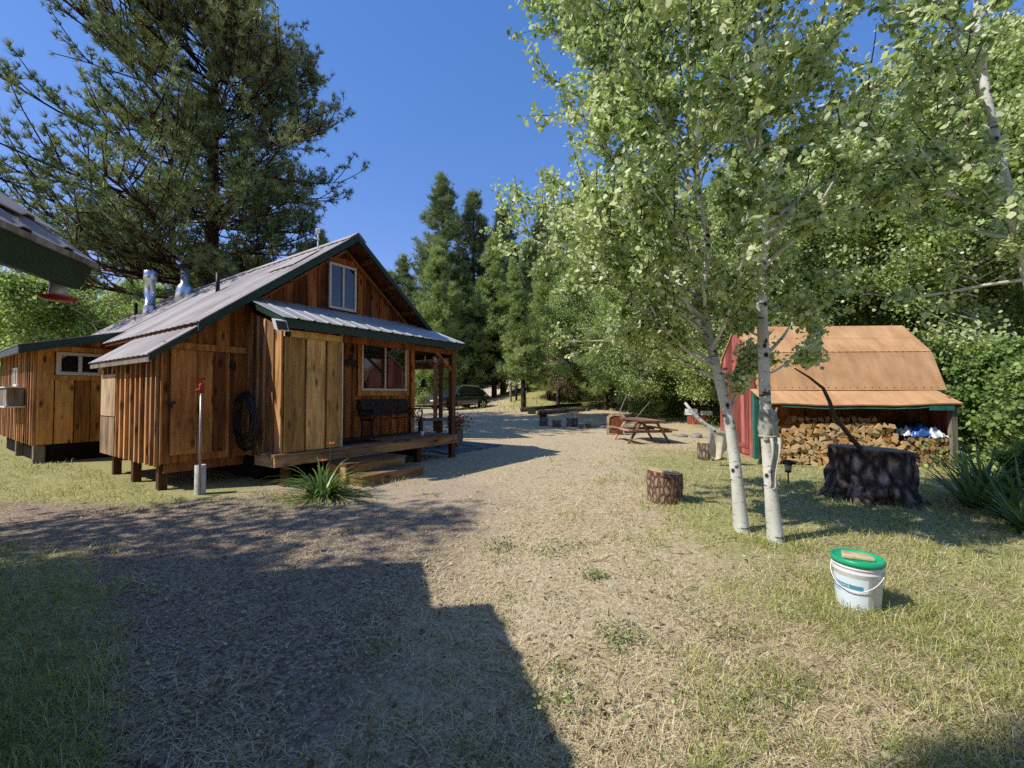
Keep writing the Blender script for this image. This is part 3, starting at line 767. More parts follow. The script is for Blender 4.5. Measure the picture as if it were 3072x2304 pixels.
mb = MB(); mb.hexa([(-2.14, 6.6, 2.50), (-.5, 6.6, aw(-.5)-.09), (-.5, 12.3, aw(-.5)-.09), (-2.14, 12.3, 2.50)], [(-2.14, 6.6, 2.54), (-.5, 6.6, aw(-.5)-.05), (-.5, 12.3, aw(-.5)-.05), (-2.14, 12.3, 2.54)], .5)
mb.build('annex_soffit', M['wood_annex'], cabin)
window(cabin, F_front(6.985), -1.55, -.78, 2.0, 2.53, .5, fw=.075)
window(cabin, F_left(-1.885), 9.0, 9.6, 1.75, 2.22, .5, fw=.06)
mb = MB(); mb.box(-1.75, 0, 7.1, 11.9, -.03, .40, .4); mb.build('annex_crawl_space_shade', M['dark_under'], cabin)  # same dark fill for the shade below the annex floor
for v in (7.06, 9.3): MB().box(-1.86, -1.68, v, v+.18, -.04, .40, .4).build('annex_footing', M['grey_wood'], cabin)
# stove pipes and vents on the roof
def rp(u, v): return (u, v, roofw(u))
x, y, z = rp(.83, 9.63)
c = MB().lathe([(.21, -.22), (.15, .12), (.145, .14), (.165, .15), (.165, .19), (.135, .20), (.135, .98), (.17, 1.0), (.17, 1.28), (.15, 1.29)], (x, y, z), 20); c.build('stove_pipe', M['galv'], cabin, True)
x, y, z = rp(1.49, 8.89)
sp = MB().lathe([(.30, -.28), (.21, .28), (.20, .30), (.17, .33), (.165, .36), (.12, .38), (.12, .88)], (x, y, z), 20).build('stove_pipe', M['galv'], cabin, True)
MB().lathe([(.19, .90), (.20, .95), (.10, 1.02), (.02, 1.03)], (x, y, z), 20).build('cap', M['black'], sp, True)
for (u, v, h_) in ((.74, 4.55, .47), (1.03, 11.74, .42)):
    x, y, z = rp(u, v); MB().lathe([(.045, -.1), (.045, h_)], (x, y, z), 12).build('vent_pipe', M['black'], cabin, True)
x, y, z = rp(1.62, 1.75)
a = MB().tube([(x, y, z-.05), (x, y, z+.42)], .016, 8, True, .5); a.tube([(x, y, z+.42), (x-.03, y-.03, z+.50)], .045, 10, True, .5); a.box(x-.09, x+.02, y-.02, y+.02, z+.27, z+.30, .5)
a.build('weather_mast', M['white'], cabin)
mb = MB()
o_ = .036
mb.hexa([(.98, 1.55, roofw(.98)+o_), (1.62, 1.55, roofw(1.62)+o_), (1.62, 2.75, roofw(1.62)+o_), (.98, 2.75, roofw(.98)+o_)], [(.98, 1.55, roofw(.98)+o_+.012), (1.62, 1.55, roofw(1.62)+o_+.012), (1.62, 2.75, roofw(1.62)+o_+.012), (.98, 2.75, roofw(.98)+o_+.012)], .9)
mb.build('roof_patch_sheet', M['metal_roof'], cabin)
# steps
st = thing('porch_steps', 'two weathered wooden box steps in front of the porch deck', 'steps', HW(1.35, -.55), HA)
for (a, b, c0, c1, z1) in ((-.62, .68, -.12, .48, .36), (-.58, .80, -.50, -.13, .18)):
    mb = MB(); k = 3 if z1 > .3 else 2; dw = (c1-c0)/k
    for i in range(k): mb.box(a-.02, b+.02, c0+i*dw-.015, c0+(i+1)*dw-.022, z1-.035, z1)
    s_ = mb.build('tread', M['deck_u'], st)
    mb = MB(); mb.box(a, b, c0+.01, c0+.04, .0, z1-.037, .5); mb.box(a, a+.035, c0+.041, c1-.02, .0, z1-.037); mb.box(b-.035, b, c0+.041, c1-.02, .0, z1-.037)
    if z1 > .3: mb.box(a+.036, b-.036, c0+.0, c0+.009, .17, .19, .1)
    mb.build('riser', M['beam_u'], st)

# bench on the porch
bn = thing('porch_bench', 'dark slatted garden bench with iron arms under the porch window', 'bench', HW(2.42, .78, .562), HA)
mb = MB()
for i in range(3): mb.box(.03, 1.42, .03+i*.14, .14+i*.14, .40, .425, .3)
mb.build('seat', M['wood_dark'], bn)
mb = MB()
for i in range(3): mb.hexa([(.03, .48+i*.03, .50+i*.13), (1.42, .48+i*.03, .50+i*.13), (1.42, .505+i*.03, .50+i*.13), (.03, .505+i*.03, .50+i*.13)], [(.03, .50+i*.03, .61+i*.13), (1.42, .50+i*.03, .61+i*.13), (1.42, .525+i*.03, .61+i*.13), (.03, .525+i*.03, .61+i*.13)], .2)
mb.build('backrest', M['black'], bn)
for x in (.0, 1.45):
    mb = MB()
    mb.tube([(x, .03, 0), (x, .07, .2), (x, .04, .40), (x, .0, .52), (x, .02, .62), (x, .09, .64), (x, .10, .58), (x, .05, .56)], .02, 6, True, .3)
    mb.tube([(x, .08, .64), (x, .30, .61), (x, .50, .63)], .02, 6, True, .3)
    mb.tube([(x, .46, 0), (x, .44, .25), (x, .47, .42), (x, .60, .86)], .02, 6, True, .3)
    for t_ in (.15, .25, .35): mb.tube([(x, t_-.04, .42), (x, t_+.04, .52), (x, t_-.02, .60)], .012, 5, True, .3)
    mb.tube([(x, .04, .40), (x, .46, .41)], .018, 6, True, .3)
    mb.build('arm', M['black'], bn)

mat_ = MB().box(-.45, .45, -.28, .28, 0, .014, .3).build('door_mat', M['rubber'], None)
mat_.location = HW(1.75, .55, .563); mat_.rotation_euler = (0, 0, HA); tag(mat_, 'black rubber door mat lying on the porch deck', 'mat')
cp = thing('cup', 'small white mug standing on the deck near the bench foot', 'cup', HW(3.52, .42, .563))
MB().lathe([(.038, 0), (.045, .02), (.046, .105), (.041, .105), (.038, .02)], (0, 0, 0), 16, capt=False).build('body', M['white'], cp, True)
MB().tube([(.044, 0, .08), (.075, 0, .075), (.078, 0, .045), (.046, 0, .03)], .007, 6, True, .5).build('handle', M['white'], cp, True)
# corner flood light with solar panel
fl = thing('solar_flood_light', 'small white-edged solar panel with flood lamp on the porch roof corner', 'light', HW(-.1, -.02, 2.58), HA)
MB().hexa([(-.10, -.14, .0), (.07, -.17, .0), (.09, -.02, .04), (-.08, .01, .04)], [(-.14, -.13, .17), (.03, -.16, .17), (.05, -.01, .21), (-.12, .02, .21)], .5).build('housing', M['white'], fl)
MB().hexa([(-.092, -.147, .02), (.055, -.171, .02), (.057, -.166, .02), (-.090, -.142, .02)], [(-.130, -.138, .155), (.02, -.164, .155), (.022, -.159, .155), (-.128, -.133, .155)], .5).build('panel', M['panel'], fl)
MB().lathe([(.035, 0), (.05, .03), (.045, .08)], (.10, -.08, -.07), 12).build('lamp_head', M['black'], fl, True)
# hose coil on the closet side wall
hz = thing('garden_hose', 'thick coil of black hose hanging on the cabin side wall', 'hose', HW(-.10, .98, 1.12), HA)
mb = MB(); pts = []
for k in range(26*16+1):
    t_ = 2*math.pi*k/26; lap = k/26
    ry = .34+.10*math.sin(lap*1.7)+.03*math.sin(lap*5.1); rz = .44+.09*math.sin(lap*2.3+1); dz = -.05*math.cos(lap*2.3)
    pts.append((-.035-.07*abs(math.sin(lap*1.1))+.02*math.sin(lap*3.3), ry*math.sin(t_)*(1-.18*math.cos(t_)), rz*math.cos(t_)+dz+(.0 if math.cos(t_) > .5 else -.03*math.sin(lap*1.9))))
mb.tube(pts, .013, 6, True, .5); mb.build('coil', M['hose'], hz, True, recalc=False)
mb = MB().tube([pts[-1], (-.07, -.36, -.2), (-.06, -.40, -.55), (-.04, -.37, -.62)], .013, 6, True, .5); mb.build('loose_end', M['hose'], hz, True, recalc=False)
MB().tube([(.11, 0, .36), (-.15, 0, .36), (-.17, 0, .42)], .012, 6, True, .5).build('hook', M['black'], hz)
# wall ornament: horseman silhouette on bar with hooks
wo_ = thing('wall_ornament', 'dark metal silhouette hook rack on the porch wall beside the window', 'ornament', HW(2.24, 1.36, 2.22), HA)
def prism_y(mb, poly, y0=0, y1=.012, tone=.5): return mb.prism(poly, lambda p, t: (p[0], t, p[1]), y0, y1, tone)
mb = MB(); prism_y(mb, [(-.17, 0), (.17, 0), (.17, .03), (.10, .06), (.12, .12), (.04, .10), (.02, .17), (-.02, .25), (-.05, .19), (-.03, .12), (-.10, .13), (-.15, .07)])
mb.build('silhouette', M['black'], wo_)
prism_y(MB(), [(-.02, .29), (.05, .29), (.06, .38), (.03, .45), (-.01, .38)]).build('upper_figure', M['black'], wo_)
for x in (-.13, -.04, .05, .14):
    MB().tube([(x, -.005, 0), (x, -.02, -.05), (x, -.05, -.05), (x, -.055, -.02)], .008, 5, True, .5).build('hook', M['black'], wo_)
sk = thing('antler_skull', 'small deer skull with antlers above the porch window', 'skull', HW(3.17, 1.34, 2.84), HA)
MB().lathe([(.015, -.12), (.03, -.08), (.055, .0), (.045, .05), (.01, .06)], (0, 0, 0), 12).build('skull', M['bone'], sk, True)
for s_ in (-1, 1):
    mb = MB().tube([(s_*.03, 0, .04), (s_*.10, -.02, .07), (s_*.19, -.05, .05), (s_*.25, -.06, .09)], [.013, .012, .009, .004], 6, True, .5)
    mb.tube([(s_*.12, -.03, .066), (s_*.13, -.05, .13)], [.009, .004], 5, True, .5); mb.build('antler', M['bone'], sk, True)
def feeder(name, label, loc, s=1., cord=.1, bottle='clear'):
    t = thing(name, label, 'bird feeder', loc)
    MB().lathe([(.062*s, 0), (.066*s, .02*s), (.058*s, .08*s), (.066*s, .17*s), (.05*s, .19*s)], (0, 0, .02*s), 20).build('bottle', M[bottle], t, True)
    MB().lathe([(.04*s, -.035*s), (.10*s, -.028*s), (.135*s, -.004*s), (.138*s, .006*s), (.10*s, .012*s), (.068*s, .022*s)], (0, 0, 0), 24).build('base', M['red_plastic'], t, True)
    MB().tube([(0, 0, .2*s), (0, 0, .2*s+cord)], .003, 5, True, .5).build('hanger', M['black'], t)
    return t
feeder('hummingbird_feeder', 'hummingbird feeder with clear bottle and wide red base under the near roof corner', (-3.27, 3.05, 2.245), .78, .08)
feeder('hummingbird_feeder', 'red hummingbird feeder hanging inside the porch near its post', HW(3.95, .45, 2.32), .85, .26)
wc = thing('wind_chime', 'dark bell chime hanging on a cord in the porch opening', 'chime', HW(3.40, .25, 1.72))
MB().lathe([(.062, 0), (.062, .10), (.05, .16), (.012, .20)], (0, 0, 0), 14).build('bell', M['black'], wc, True)
MB().tube([(0, 0, .2), (0, 0, .93)], .004, 5, True, .5).build('cord', M['black'], wc)
MB().tube([(.03, 0, .62), (.03, 0, .74)], .008, 6, True, .5).build('tube', M['white'], wc)

# ------------------------------------------------------------------ timber shelter beyond the porch, plank bench, planter, pavers
sh = thing('open_shelter', 'open timber shelter with metal roof seen through the porch opening', 'shelter', (-3.2, 16., 0), R(4))
for x in (-2.6, .52): MB().box(x-.07, x+.07, -.07, .07, -.02, 2.5, .3).build('post', M['post'], sh)
mb = MB(); mb.box(-2.7, .65, -.05, .05, 2.5, 2.75, .2); mb.build('beam', M['wood_dark'], sh)
mb = MB(); ribbed(mb, (-2.8, .3, 2.72), (.75, .3, 2.72), (-2.8, -2.0, 3.45), .25); mb.build('roof', M['metal_porch'], sh)
for x in (-1.8, -.9, 0., .6):
    mb = MB(); mb.beam((x, .25, 2.70), (x, -1.95, 3.37), .05, .1, tone=.4); mb.build('rafter', M['wood_mid'], sh)
for x in (-2.6, .52): MB().box(x-.06, x+.06, -1.95, -1.83, -.02, 3.3, .3).build('back_post', M['post'], sh)
pb = thing('plank_bench', 'rough grey plank bench beyond the right end of the porch', 'bench', (-2.15, 12.3, 0), R(8))
mb = MB(); mb.box(-.60, .60, -.2, .02, .80, .86, .6); mb.box(-.58, .62, .03, .22, .80, .86, .4); mb.build('top', M['grey_wood'], pb)
for x in (-.48, .02, .5): MB().box(x-.06, x+.06, -.15, .17, 0, .8, .2).build('leg', M['wood_dark'], pb)
for i, (x, y, s_) in enumerate(((-2.47, 12.9, 1.), (-1.98, 13.1, .9))):
    bx_ = thing('storage_box', ('pale slatted box under the plank bench, nearer the cabin', 'pale plain box under the plank bench, nearer the porch post')[i], 'box', (x, y, 0), R(12))
    mb = MB(); mb.box(-.2*s_, .2*s_, -.15, .15, 0, .42*s_, .5)
    b_ = mb.build('body', M['white'] if i == 0 else M['pot'], bx_); bevel(b_, .01)
    mb = MB()
    for k in range(5): mb.box(-.17*s_+k*.07*s_, -.14*s_+k*.07*s_, -.158, -.151, .05, .36*s_, .2)
    mb.build('slats', M['grey_wood'], bx_)
pl = thing('flower_planter', 'tall wooden planter of red flowers against the porch post', 'planter', (-1.66, 12.7, 0), R(15))
MB().hexa([(-.16, -.16, 0), (.16, -.16, 0), (.16, .16, 0), (-.16, .16, 0)], [(-.19, -.19, .52), (.19, -.19, .52), (.19, .19, .52), (-.19, .19, .52)], .6).build('tub', M['grey_wood'], pl)
P = rng.normal(size=(170, 3))*np.array((.13, .13, .10))+np.array((0, 0, .68)); V, F = leaf_arrays(P, .07); np_mesh('leaves', V, F, rng.uniform(0, 1, len(P)), M['leaf_shrub'], pl)
P = rng.normal(size=(120, 3))*np.array((.15, .15, .10))+np.array((.03, -.03, .76)); V, F = leaf_arrays(P, .075); np_mesh('flowers', V, F, rng.uniform(0, 1, len(P)), M['flower_red'], pl)
mb = MB(); random.seed(5)
for i in range(9):
    for j in range(8):
        x = -.02+i*.42+(j % 2)*.14; y = j*.46; dx, dy = random.uniform(.36, .40), random.uniform(.40, .44)
        a, b = HW(4.9+x*.55-.2, -.2+y*.8), None
        p = [(x, y), (x+dx, y), (x+dx, y+dy), (x, y+dy)]
        if random.random() < .06: continue
        q = [HW(4.45+.62*px, .35+.95*py) for px, py in p]; z = random.uniform(.028, .04)
        mb.hexa([(c_.x, c_.y, -.03) for c_ in q], [(c_.x, c_.y, z) for c_ in q])
pv = mb.build('patio', M['paver'], None); tag(pv, kind='structure')

# ------------------------------------------------------------------ standpipe and well casing
sp = thing('standpipe', 'tall galvanised yard standpipe with red valve handle in front of the lean-to', 'standpipe', (-4.782, 6.554, 0))
MB().tube([(0, 0, -.05), (0, 0, 1.6)], .017, 12, True, .5).build('pipe', M['steel'], sp, True)
mb = MB().lathe([(.03, 1.58), (.034, 1.62), (.03, 1.70), (.018, 1.72)], (0, 0, 0), 12); mb.tube([(0, 0, 1.64), (-.07, -.03, 1.60)], .018, 8, True, .5); mb.build('valve', M['red'], sp, True)
mb = MB().tube([(0, 0, 1.71), (0, 0, 1.79)], .009, 6, True, .5); mb.beam((-.05, -.02, 1.79), (.06, .02, 1.79), .02, .02, tone=.5); mb.tube([(-.045, -.02, 1.79), (-.02, 0, 1.66)], .007, 5, True, .5); mb.build('handle', M['red'], sp)
wl = MB().lathe([(.074, -.05), (.074, .455), (.068, .46), (.065, .43), (.065, -.05)], (0, 0, 0), 20, capb=False, capt=False)
o = wl.build('well_casing', M['old_white'], None, True); o.location = (-4.83, 6.63, 0); tag(o, 'short white pipe stub standing beside the standpipe', 'pipe')

# window box on annex
wb = thing('window_box', 'grey wooden window box hanging under the small annex side window', 'window box', HW(-2.05, 8.6, 1.28), HA)
mb = MB()
for i in range(8): mb.box(-.13, -.105, -.62+i*.17, -.46+i*.17, .0, .42)
mb.box(-.10, .14, -.62, -.58, 0, .42); mb.box(-.10, .14, .70, .735, 0, .42); mb.build('front', M['grey_wood'], wb)
mb = MB(); mb.box(-.17, .16, -.68, .80, .425, .45, .9); mb.box(-.16, .16, -.66, .78, -.035, -.005, .9); mb.build('rim', M['white'], wb)

# ------------------------------------------------------------------ near building on the left (roof corner in view, casts the yard shadow)
NB = thing('neighbouring_cabin', 'close roof corner with green fascia and stepped metal sheets at the upper left edge', 'cabin', (-3.1, 3.16, 0), math.atan2(-.958, .287))
# local x runs back along the eave from the visible corner, local -y runs in under the roof
S1 = .75; H1, H2 = 2.53, 2.97; RUN = 6.5; T1, T2 = .98, 7.0
mb = MB()
ribbed(mb, (0, 0, H1), (T1, 0, H1), (0, -RUN, H1+RUN*S1), .36, .022, .11, .008)
ribbed(mb, (0, -2*RUN, H1), (T1, -2*RUN, H1), (0, -RUN, H1+RUN*S1), .36, .018, .11)
ribbed(mb, (T1, .02, H2), (T2, .02, H2), (T1, -RUN, H2+RUN*S1), .36, .018, .11)
ribbed(mb, (T1, -2*RUN, H2), (T2, -2*RUN, H2), (T1, -RUN, H2+RUN*S1), .36, .018, .11)
rfn = mb.build('roof', M['metal_roof'], NB)
mb = MB(); ribbed(mb, (.02, -.20, H1+.20*S1+.042), (T1, -.20, H1+.20*S1+.042), (.02, -RUN, H1+RUN*S1+.04), .36, .022, .11, .008)
mb.build('upper_sheet', M['metal_roof'], NB)
mb = MB(); mb.hexa([(.05, -.075, H1-.215), (T1, -.075, H1-.215), (T1, -.115, H1-.215), (.05, -.115, H1-.215)], [(.03, -.005, H1-.045), (T1, -.005, H1-.045), (T1, -.045, H1-.045), (.03, -.045, H1-.045)], .5)
mb.box(T1, T2, -.06, -.02, H2-.2, H2-.03, .5)
mb.hexa([(.05, -.12, H1-.17), (.09, -.12, H1-.17), (.09, -RUN, H1+RUN*S1-.26), (.05, -RUN, H1+RUN*S1-.26)], [(.05, -.12, H1+.03), (.09, -.12, H1+.03), (.09, -RUN, H1+RUN*S1-.05), (.05, -RUN, H1+RUN*S1-.05)], .5)
mb.build('fascia', M['green'], NB)
mb = MB(); mb.box(.03, T1, .000, .022, H1-.052, H1-.013, .8); mb.build('drip_strip', M['grey_wood'], NB)
mb = MB(); mb.hexa([(.1, -.12, H1-.06), (T1, -.12, H1-.06), (T1, -RUN, H1+RUN*S1-.16), (.1, -RUN, H1+RUN*S1-.16)], [(.1, -.12, H1-.03), (T1, -.12, H1-.03), (T1, -RUN, H1+RUN*S1-.13), (.1, -RUN, H1+RUN*S1-.13)], .1)
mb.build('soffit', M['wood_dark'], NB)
mb = MB()
mb.prism([(-.75, -.05), (-2*RUN+.75, -.05), (-2*RUN+.75, H1+.6*S1-.1), (-RUN, H1+RUN*S1-.2), (-.75, H1+.6*S1-.1)], lambda p, t: (t, p[0], p[1]), .5, T1-.01, .4)
mb.prism([(-.6, -.05), (-2*RUN+.6, -.05), (-2*RUN+.6, H2+.5*S1-.1), (-RUN, H2+RUN*S1-.2), (-.6, H2+.5*S1-.1)], lambda p, t: (t, p[0], p[1]), T1+.05, T2-.3, .5)
mb.build('wall', M['wood_mid'], NB)
for t_ in (.22, .58, .94):
    MB().lathe([(.012, 0), (.012, .012), (.004, .016)], (t_, -.10, H1+.10*S1+.012), 8).build('roof_screw', M['galv'], NB)

# ------------------------------------------------------------------ red shed with firewood lean-to
SA = R(-3.5); S0 = Vector((5.93, 10.4, 0))
def SW(x, y, z=0.):
    return (S0.x+x*math.cos(SA)-y*math.sin(SA), S0.y+x*math.sin(SA)+y*math.cos(SA), z)
shed = thing('shed', 'small red barn shed with tan gambrel roof and open wood store under a lean-to', 'shed', S0, SA)
LSH = 4.13
gam = [(0, 1.62), (.22, 2.52), (1.0, 3.26), (1.78, 2.52), (2.0, 1.62)]
mb = MB(); n_ = 7
for i in range(10):
    y0, y1 = i*.2, i*.2+.196
    def gh(y):
        for (a, b), (c_, d_) in zip(gam[:-1], gam[1:]):
            if a <= y <= c_+1e-6: return b+(d_-b)*(y-a)/(c_-a)
        return 1.62
    mb.hexa([(0, y0, -.1), (0, y1, -.1), (.03, y1, -.1), (.03, y0, -.1)], [(0, y0, gh(y0)), (0, y1, gh(y1)), (.03, y1, gh(y1)), (.03, y0, gh(y0))])
    mb.hexa([(LSH-.03, y0, -.1), (LSH-.03, y1, -.1), (LSH, y1, -.1), (LSH, y0, -.1)], [(LSH-.03, y0, gh(y0)), (LSH-.03, y1, gh(y1)), (LSH, y1, gh(y1)), (LSH, y0, gh(y0))])
mb.box(.03, LSH-.03, 1.97, 2.0, -.1, 1.62); mb.build('wall', M['red_wall'], shed)
mb = MB(); x = .03
while x < LSH-.1: mb.box(x, min(LSH-.03, x+.5), 0, .03, -.1, 1.66); x += .503
mb.build('wood_store_back', M['wood_mid'], shed)
mb = MB(); mb.box(-.035, .07, -.035, .07, -.1, 1.62, .5); mb.build('corner_trim', M['teal'], shed)
d = MB()
for i in range(4): d.box(-.028, -.002, .30+i*.2, .30+i*.2+.194, .05, 1.9)
dr = d.build('door', M['red_wall'], shed); mb = MB(); mb.box(-.045, -.03, .3, 1.09, 1.7, 1.8, .4); mb.box(-.045, -.03, .3, 1.09, .2, .3, .4); mb.build('ledge', M['red_wall'], dr)
mb = MB()
prof = [(-.16, 1.64), (.20, 2.57), (1.0, 3.33), (1.8, 2.57), (2.16, 1.64)]
T_ = .035
for (ya, za), (yb, zb) in zip(prof[:-1], prof[1:]):
    nrm = Vector((0, -(zb-za), (yb-ya))).normalized()*T_
    k = 1 if abs(ya-1.0) > .9 or abs(yb-1.0) > .9 else 2
    for i in range(k):   # overlapping courses
        a0, a1 = i/k, (i+1)/k
        y0, z0, y1, z1 = ya+(yb-ya)*a0, za+(zb-za)*a0, ya+(yb-ya)*a1, za+(zb-za)*a1
        off = nrm*(.0 if za < zb else 0.)
        mb.hexa([(-.02, y0, z0), (LSH+.12, y0, z0), (LSH+.12, y1, z1), (-.02, y1, z1)], [(-.02, y0+nrm.y*1.12, z0+nrm.z*1.12), (LSH+.12, y0+nrm.y*1.12, z0+nrm.z*1.12), (LSH+.12, y1+nrm.y, z1+nrm.z), (-.02, y1+nrm.y, z1+nrm.z)], .62)
srf = mb.build('roof', M['roofing'], shed)
mb = MB()
for (ya, za) in ((.20, 2.57), (-.14, 1.69)):
    for i in range(26):
        x = -.05+i*.165; mb.box(x, x+.014, ya-.045, ya-.03, za+.02, za+.034, 0)
mb.build('roofing_nails', M['black'], srf)
# lean-to roof with slight sag
mb = MB(); nx = 12; xs = np.linspace(-.15, LSH-.10, nx+1)
sag = lambda x: -.045*math.sin(math.pi*(x+.15)/(LSH+.05))+.01*math.sin(x*4)
for a, b in zip(xs[:-1], xs[1:]):
    lo = []; hi = []
    for (x, y, z, s_) in ((a, -.80, 1.335, 1), (b, -.80, 1.335, 1), (b, -.10, 1.655, .2), (a, -.10, 1.655, .2)):
        lo.append((x, y, z+sag(x)*s_)); hi.append((x, y-.005, z+.028+sag(x)*s_))
    mb.hexa(lo, hi, .75)
mb.build('lean_to_roof', M['roofing'], shed)
mb = MB()
for a, b in zip(xs[:-1], xs[1:]): mb.hexa([(a, -.76, 1.27+sag(a)), (b, -.76, 1.27+sag(b)), (b, -.73, 1.27+sag(b)), (a, -.73, 1.27+sag(a))], [(a, -.76, 1.33+sag(a)), (b, -.76, 1.33+sag(b)), (b, -.73, 1.345+sag(b)), (a, -.73, 1.345+sag(a))], .3)
mb.build('lean_to_fascia', M['wood_dark'], shed)
mb = MB(); pts = [(.2+i*.24, -.785+.01*math.sin(i*2.), 1.285+sag(.2+i*.24)-.012*abs(math.sin(i*1.7))) for i in range(15)]
mb.tube(pts, [.008+.010*abs(math.sin(i*1.3)) for i in range(15)], 5, True, .5); mb.box(3.35, 3.86, -.795, -.775, 1.20, 1.30, .5)
mb.build('rolled_tarp_edge', M['teal'], shed)
for x in (-.05, LSH-.28): MB().box(x, x+.11, -.74, -.63, -.15, 1.29, .5).build('post', M['grey_wood'], shed)
mb = MB(); mb.box(LSH-.2, LSH-.17, -.60, -.02, .2, 1.5, .5); mb.build('end_boards', M['red_wall'], shed)

# firewood: one object per split piece, sharing a handful of meshes
random.seed(3)
fw_mesh = []
for k in range(14):
    kind = k % 4
    if kind == 0: poly = [(-.5, -.35), (.5, -.38), (.12, .5)]
    elif kind == 1: poly = [(-.5, -.3), (.45, -.42), (.5, .2), (-.05, .5)]
    elif kind == 2: poly = [(-.5, .05), (-.1, -.45), (.5, -.3), (.38, .35), (-.2, .48)]
    else: poly = [(-.48, -.4), (.5, -.25), (.3, .3), (-.15, .45), (-.4, .2)]
    poly = [(x*random.uniform(.8, 1.15), y*random.uniform(.8, 1.15)) for x, y in poly]
    mb = MB().prism(poly, lambda p, t: (p[0]*(1+.08*t), t, p[1]*(1+.05*t)), 0, 1, random.random())
    o = mb.build('firewood_log', None); fw_mesh.append(o.data); bpy.data.objects.remove(o)
round_mesh = []
for k in range(4):
    poly = [(.5*math.cos(i*.524)*random.uniform(.9, 1.08), .5*math.sin(i*.524)*random.uniform(.9, 1.08)) for i in range(12)]
    mb = MB().prism(poly, lambda p, t: (p[0], t, p[1]), 0, 1, random.random())
    o = mb.build('firewood_log', None); round_mesh.append(o.data); bpy.data.objects.remove(o)
t = NT('split_firewood'); c = t.coord(); oi = t.n('ShaderNodeObjectInfo').outputs['Random']
cc = t.ramp(oi, [(0, (.58,.33,.12)), (.3, (.80,.52,.20)), (.6, (.86,.63,.30)), (.85, (.82,.60,.33)), (1, (.58,.38,.19))])
sepn = t.n('ShaderNodeSeparateXYZ'); t.l(c, sepn.inputs[0])
endm = t.ramp(sepn.outputs[1], [(.0, 1.), (.03, 0.)])
n1 = t.noise(t.mapping(c, (7, 1.2, 7)), 1.6, 4, .6)
n2 = t.noise(t.mapping(c, (3, 3, 16)), 1., 4, .6)
cc = t.mix(1., cc, t.ramp(n2, [(.3, .62), (.65, 1.1)]), 'MULTIPLY')
M['split'] = t.bsdf(t.mix(endm, t.mix(1., cc, (.62, .45, .36), 'MULTIPLY'), cc), .9, 0, .1, t.bump(n1, .5, .02))
t = NT('round_firewood'); c = t.coord(); oi = t.n('ShaderNodeObjectInfo').outputs['Random']
sepn = t.n('ShaderNodeSeparateXYZ'); t.l(c, sepn.inputs[0]); endm = t.ramp(sepn.outputs[1], [(.0, 1.), (.02, 0.)])
rad_ = t.n('ShaderNodeVectorMath'); rad_.operation = 'LENGTH'; t.l(t.mapping(c, (1, 0, 1)), rad_.inputs[0])
ring = t.ramp(rad_.outputs['Value'], [(.30, (.60,.40,.20)), (.42, (.50,.31,.15)), (.455, (.10,.06,.04))])
ring = t.mix(1., ring, t.ramp(oi, [(0, .6), (1, 1.1)]), 'MULTIPLY')
M['roundwood'] = t.bsdf(t.mix(endm, t.ramp(t.noise(t.mapping(c, (6, 2, 6)), 1.), [(.3, (.09,.055,.035)), (.7, (.24,.16,.11))]), ring), .9, 0, .1)
for me in fw_mesh: me.materials.clear(); me.materials.append(M['split'])
for me in round_mesh: me.materials.clear(); me.materials.append(M['roundwood'])
def fw(me, x, y, z, sx, sz, ln, rot, label, group):
    o = bpy.data.objects.new('firewood_log', me); COL.objects.link(o)
    o.location = SW(x, y, z); o.rotation_euler = (random.uniform(-.05, .05), rot, SA+random.uniform(-.10, .10)); o.scale = (sx, ln, sz)
    tag(o, label, 'firewood', group)
row = 0; z = -.07
while z < .80:
    x = .06+random.uniform(0, .05); topz = z
    xmax = 2.78-.05*max(0, row-5) if z > .42 else 2.95
    while x < xmax:
        wd = random.uniform(.115, .19); hh = random.uniform(.095, .14)
        if z > .70 and not (.5 < x < 2.6): x += wd; continue
        fw(random.choice(fw_mesh), x+wd/2, -.62-random.uniform(0, .09), z+.055+random.uniform(-.012, .012), wd*1.08, hh*1.12, .42, random.uniform(-.9, .9)+random.choice((0, math.pi, math.pi/2*.3)), 'split yellow firewood piece stacked under the shed lean-to', 'split firewood pieces in the wood stack')
        x += wd*.93
    z += .094; row += 1
for r_ in range(7):
    x = 2.98+random.uniform(0, .05)
    while x < 3.80:
        wd = random.uniform(.085, .135)
        if random.random() < .65: fw(random.choice(round_mesh), x+wd/2, -.60-random.uniform(0, .1), -.02+r_*.093, wd*1.05, wd*1.05, .42, random.uniform(0, 6), 'round unsplit firewood log at the low right end of the stack', 'round firewood logs in the wood stack')
        else: fw(random.choice(fw_mesh), x+wd/2, -.60-random.uniform(0, .1), -.02+r_*.093, wd*1.1, wd*1.1, .42, random.uniform(0, 6), 'split yellow firewood piece stacked under the shed lean-to', 'split firewood pieces in the wood stack')
        x += wd*.97
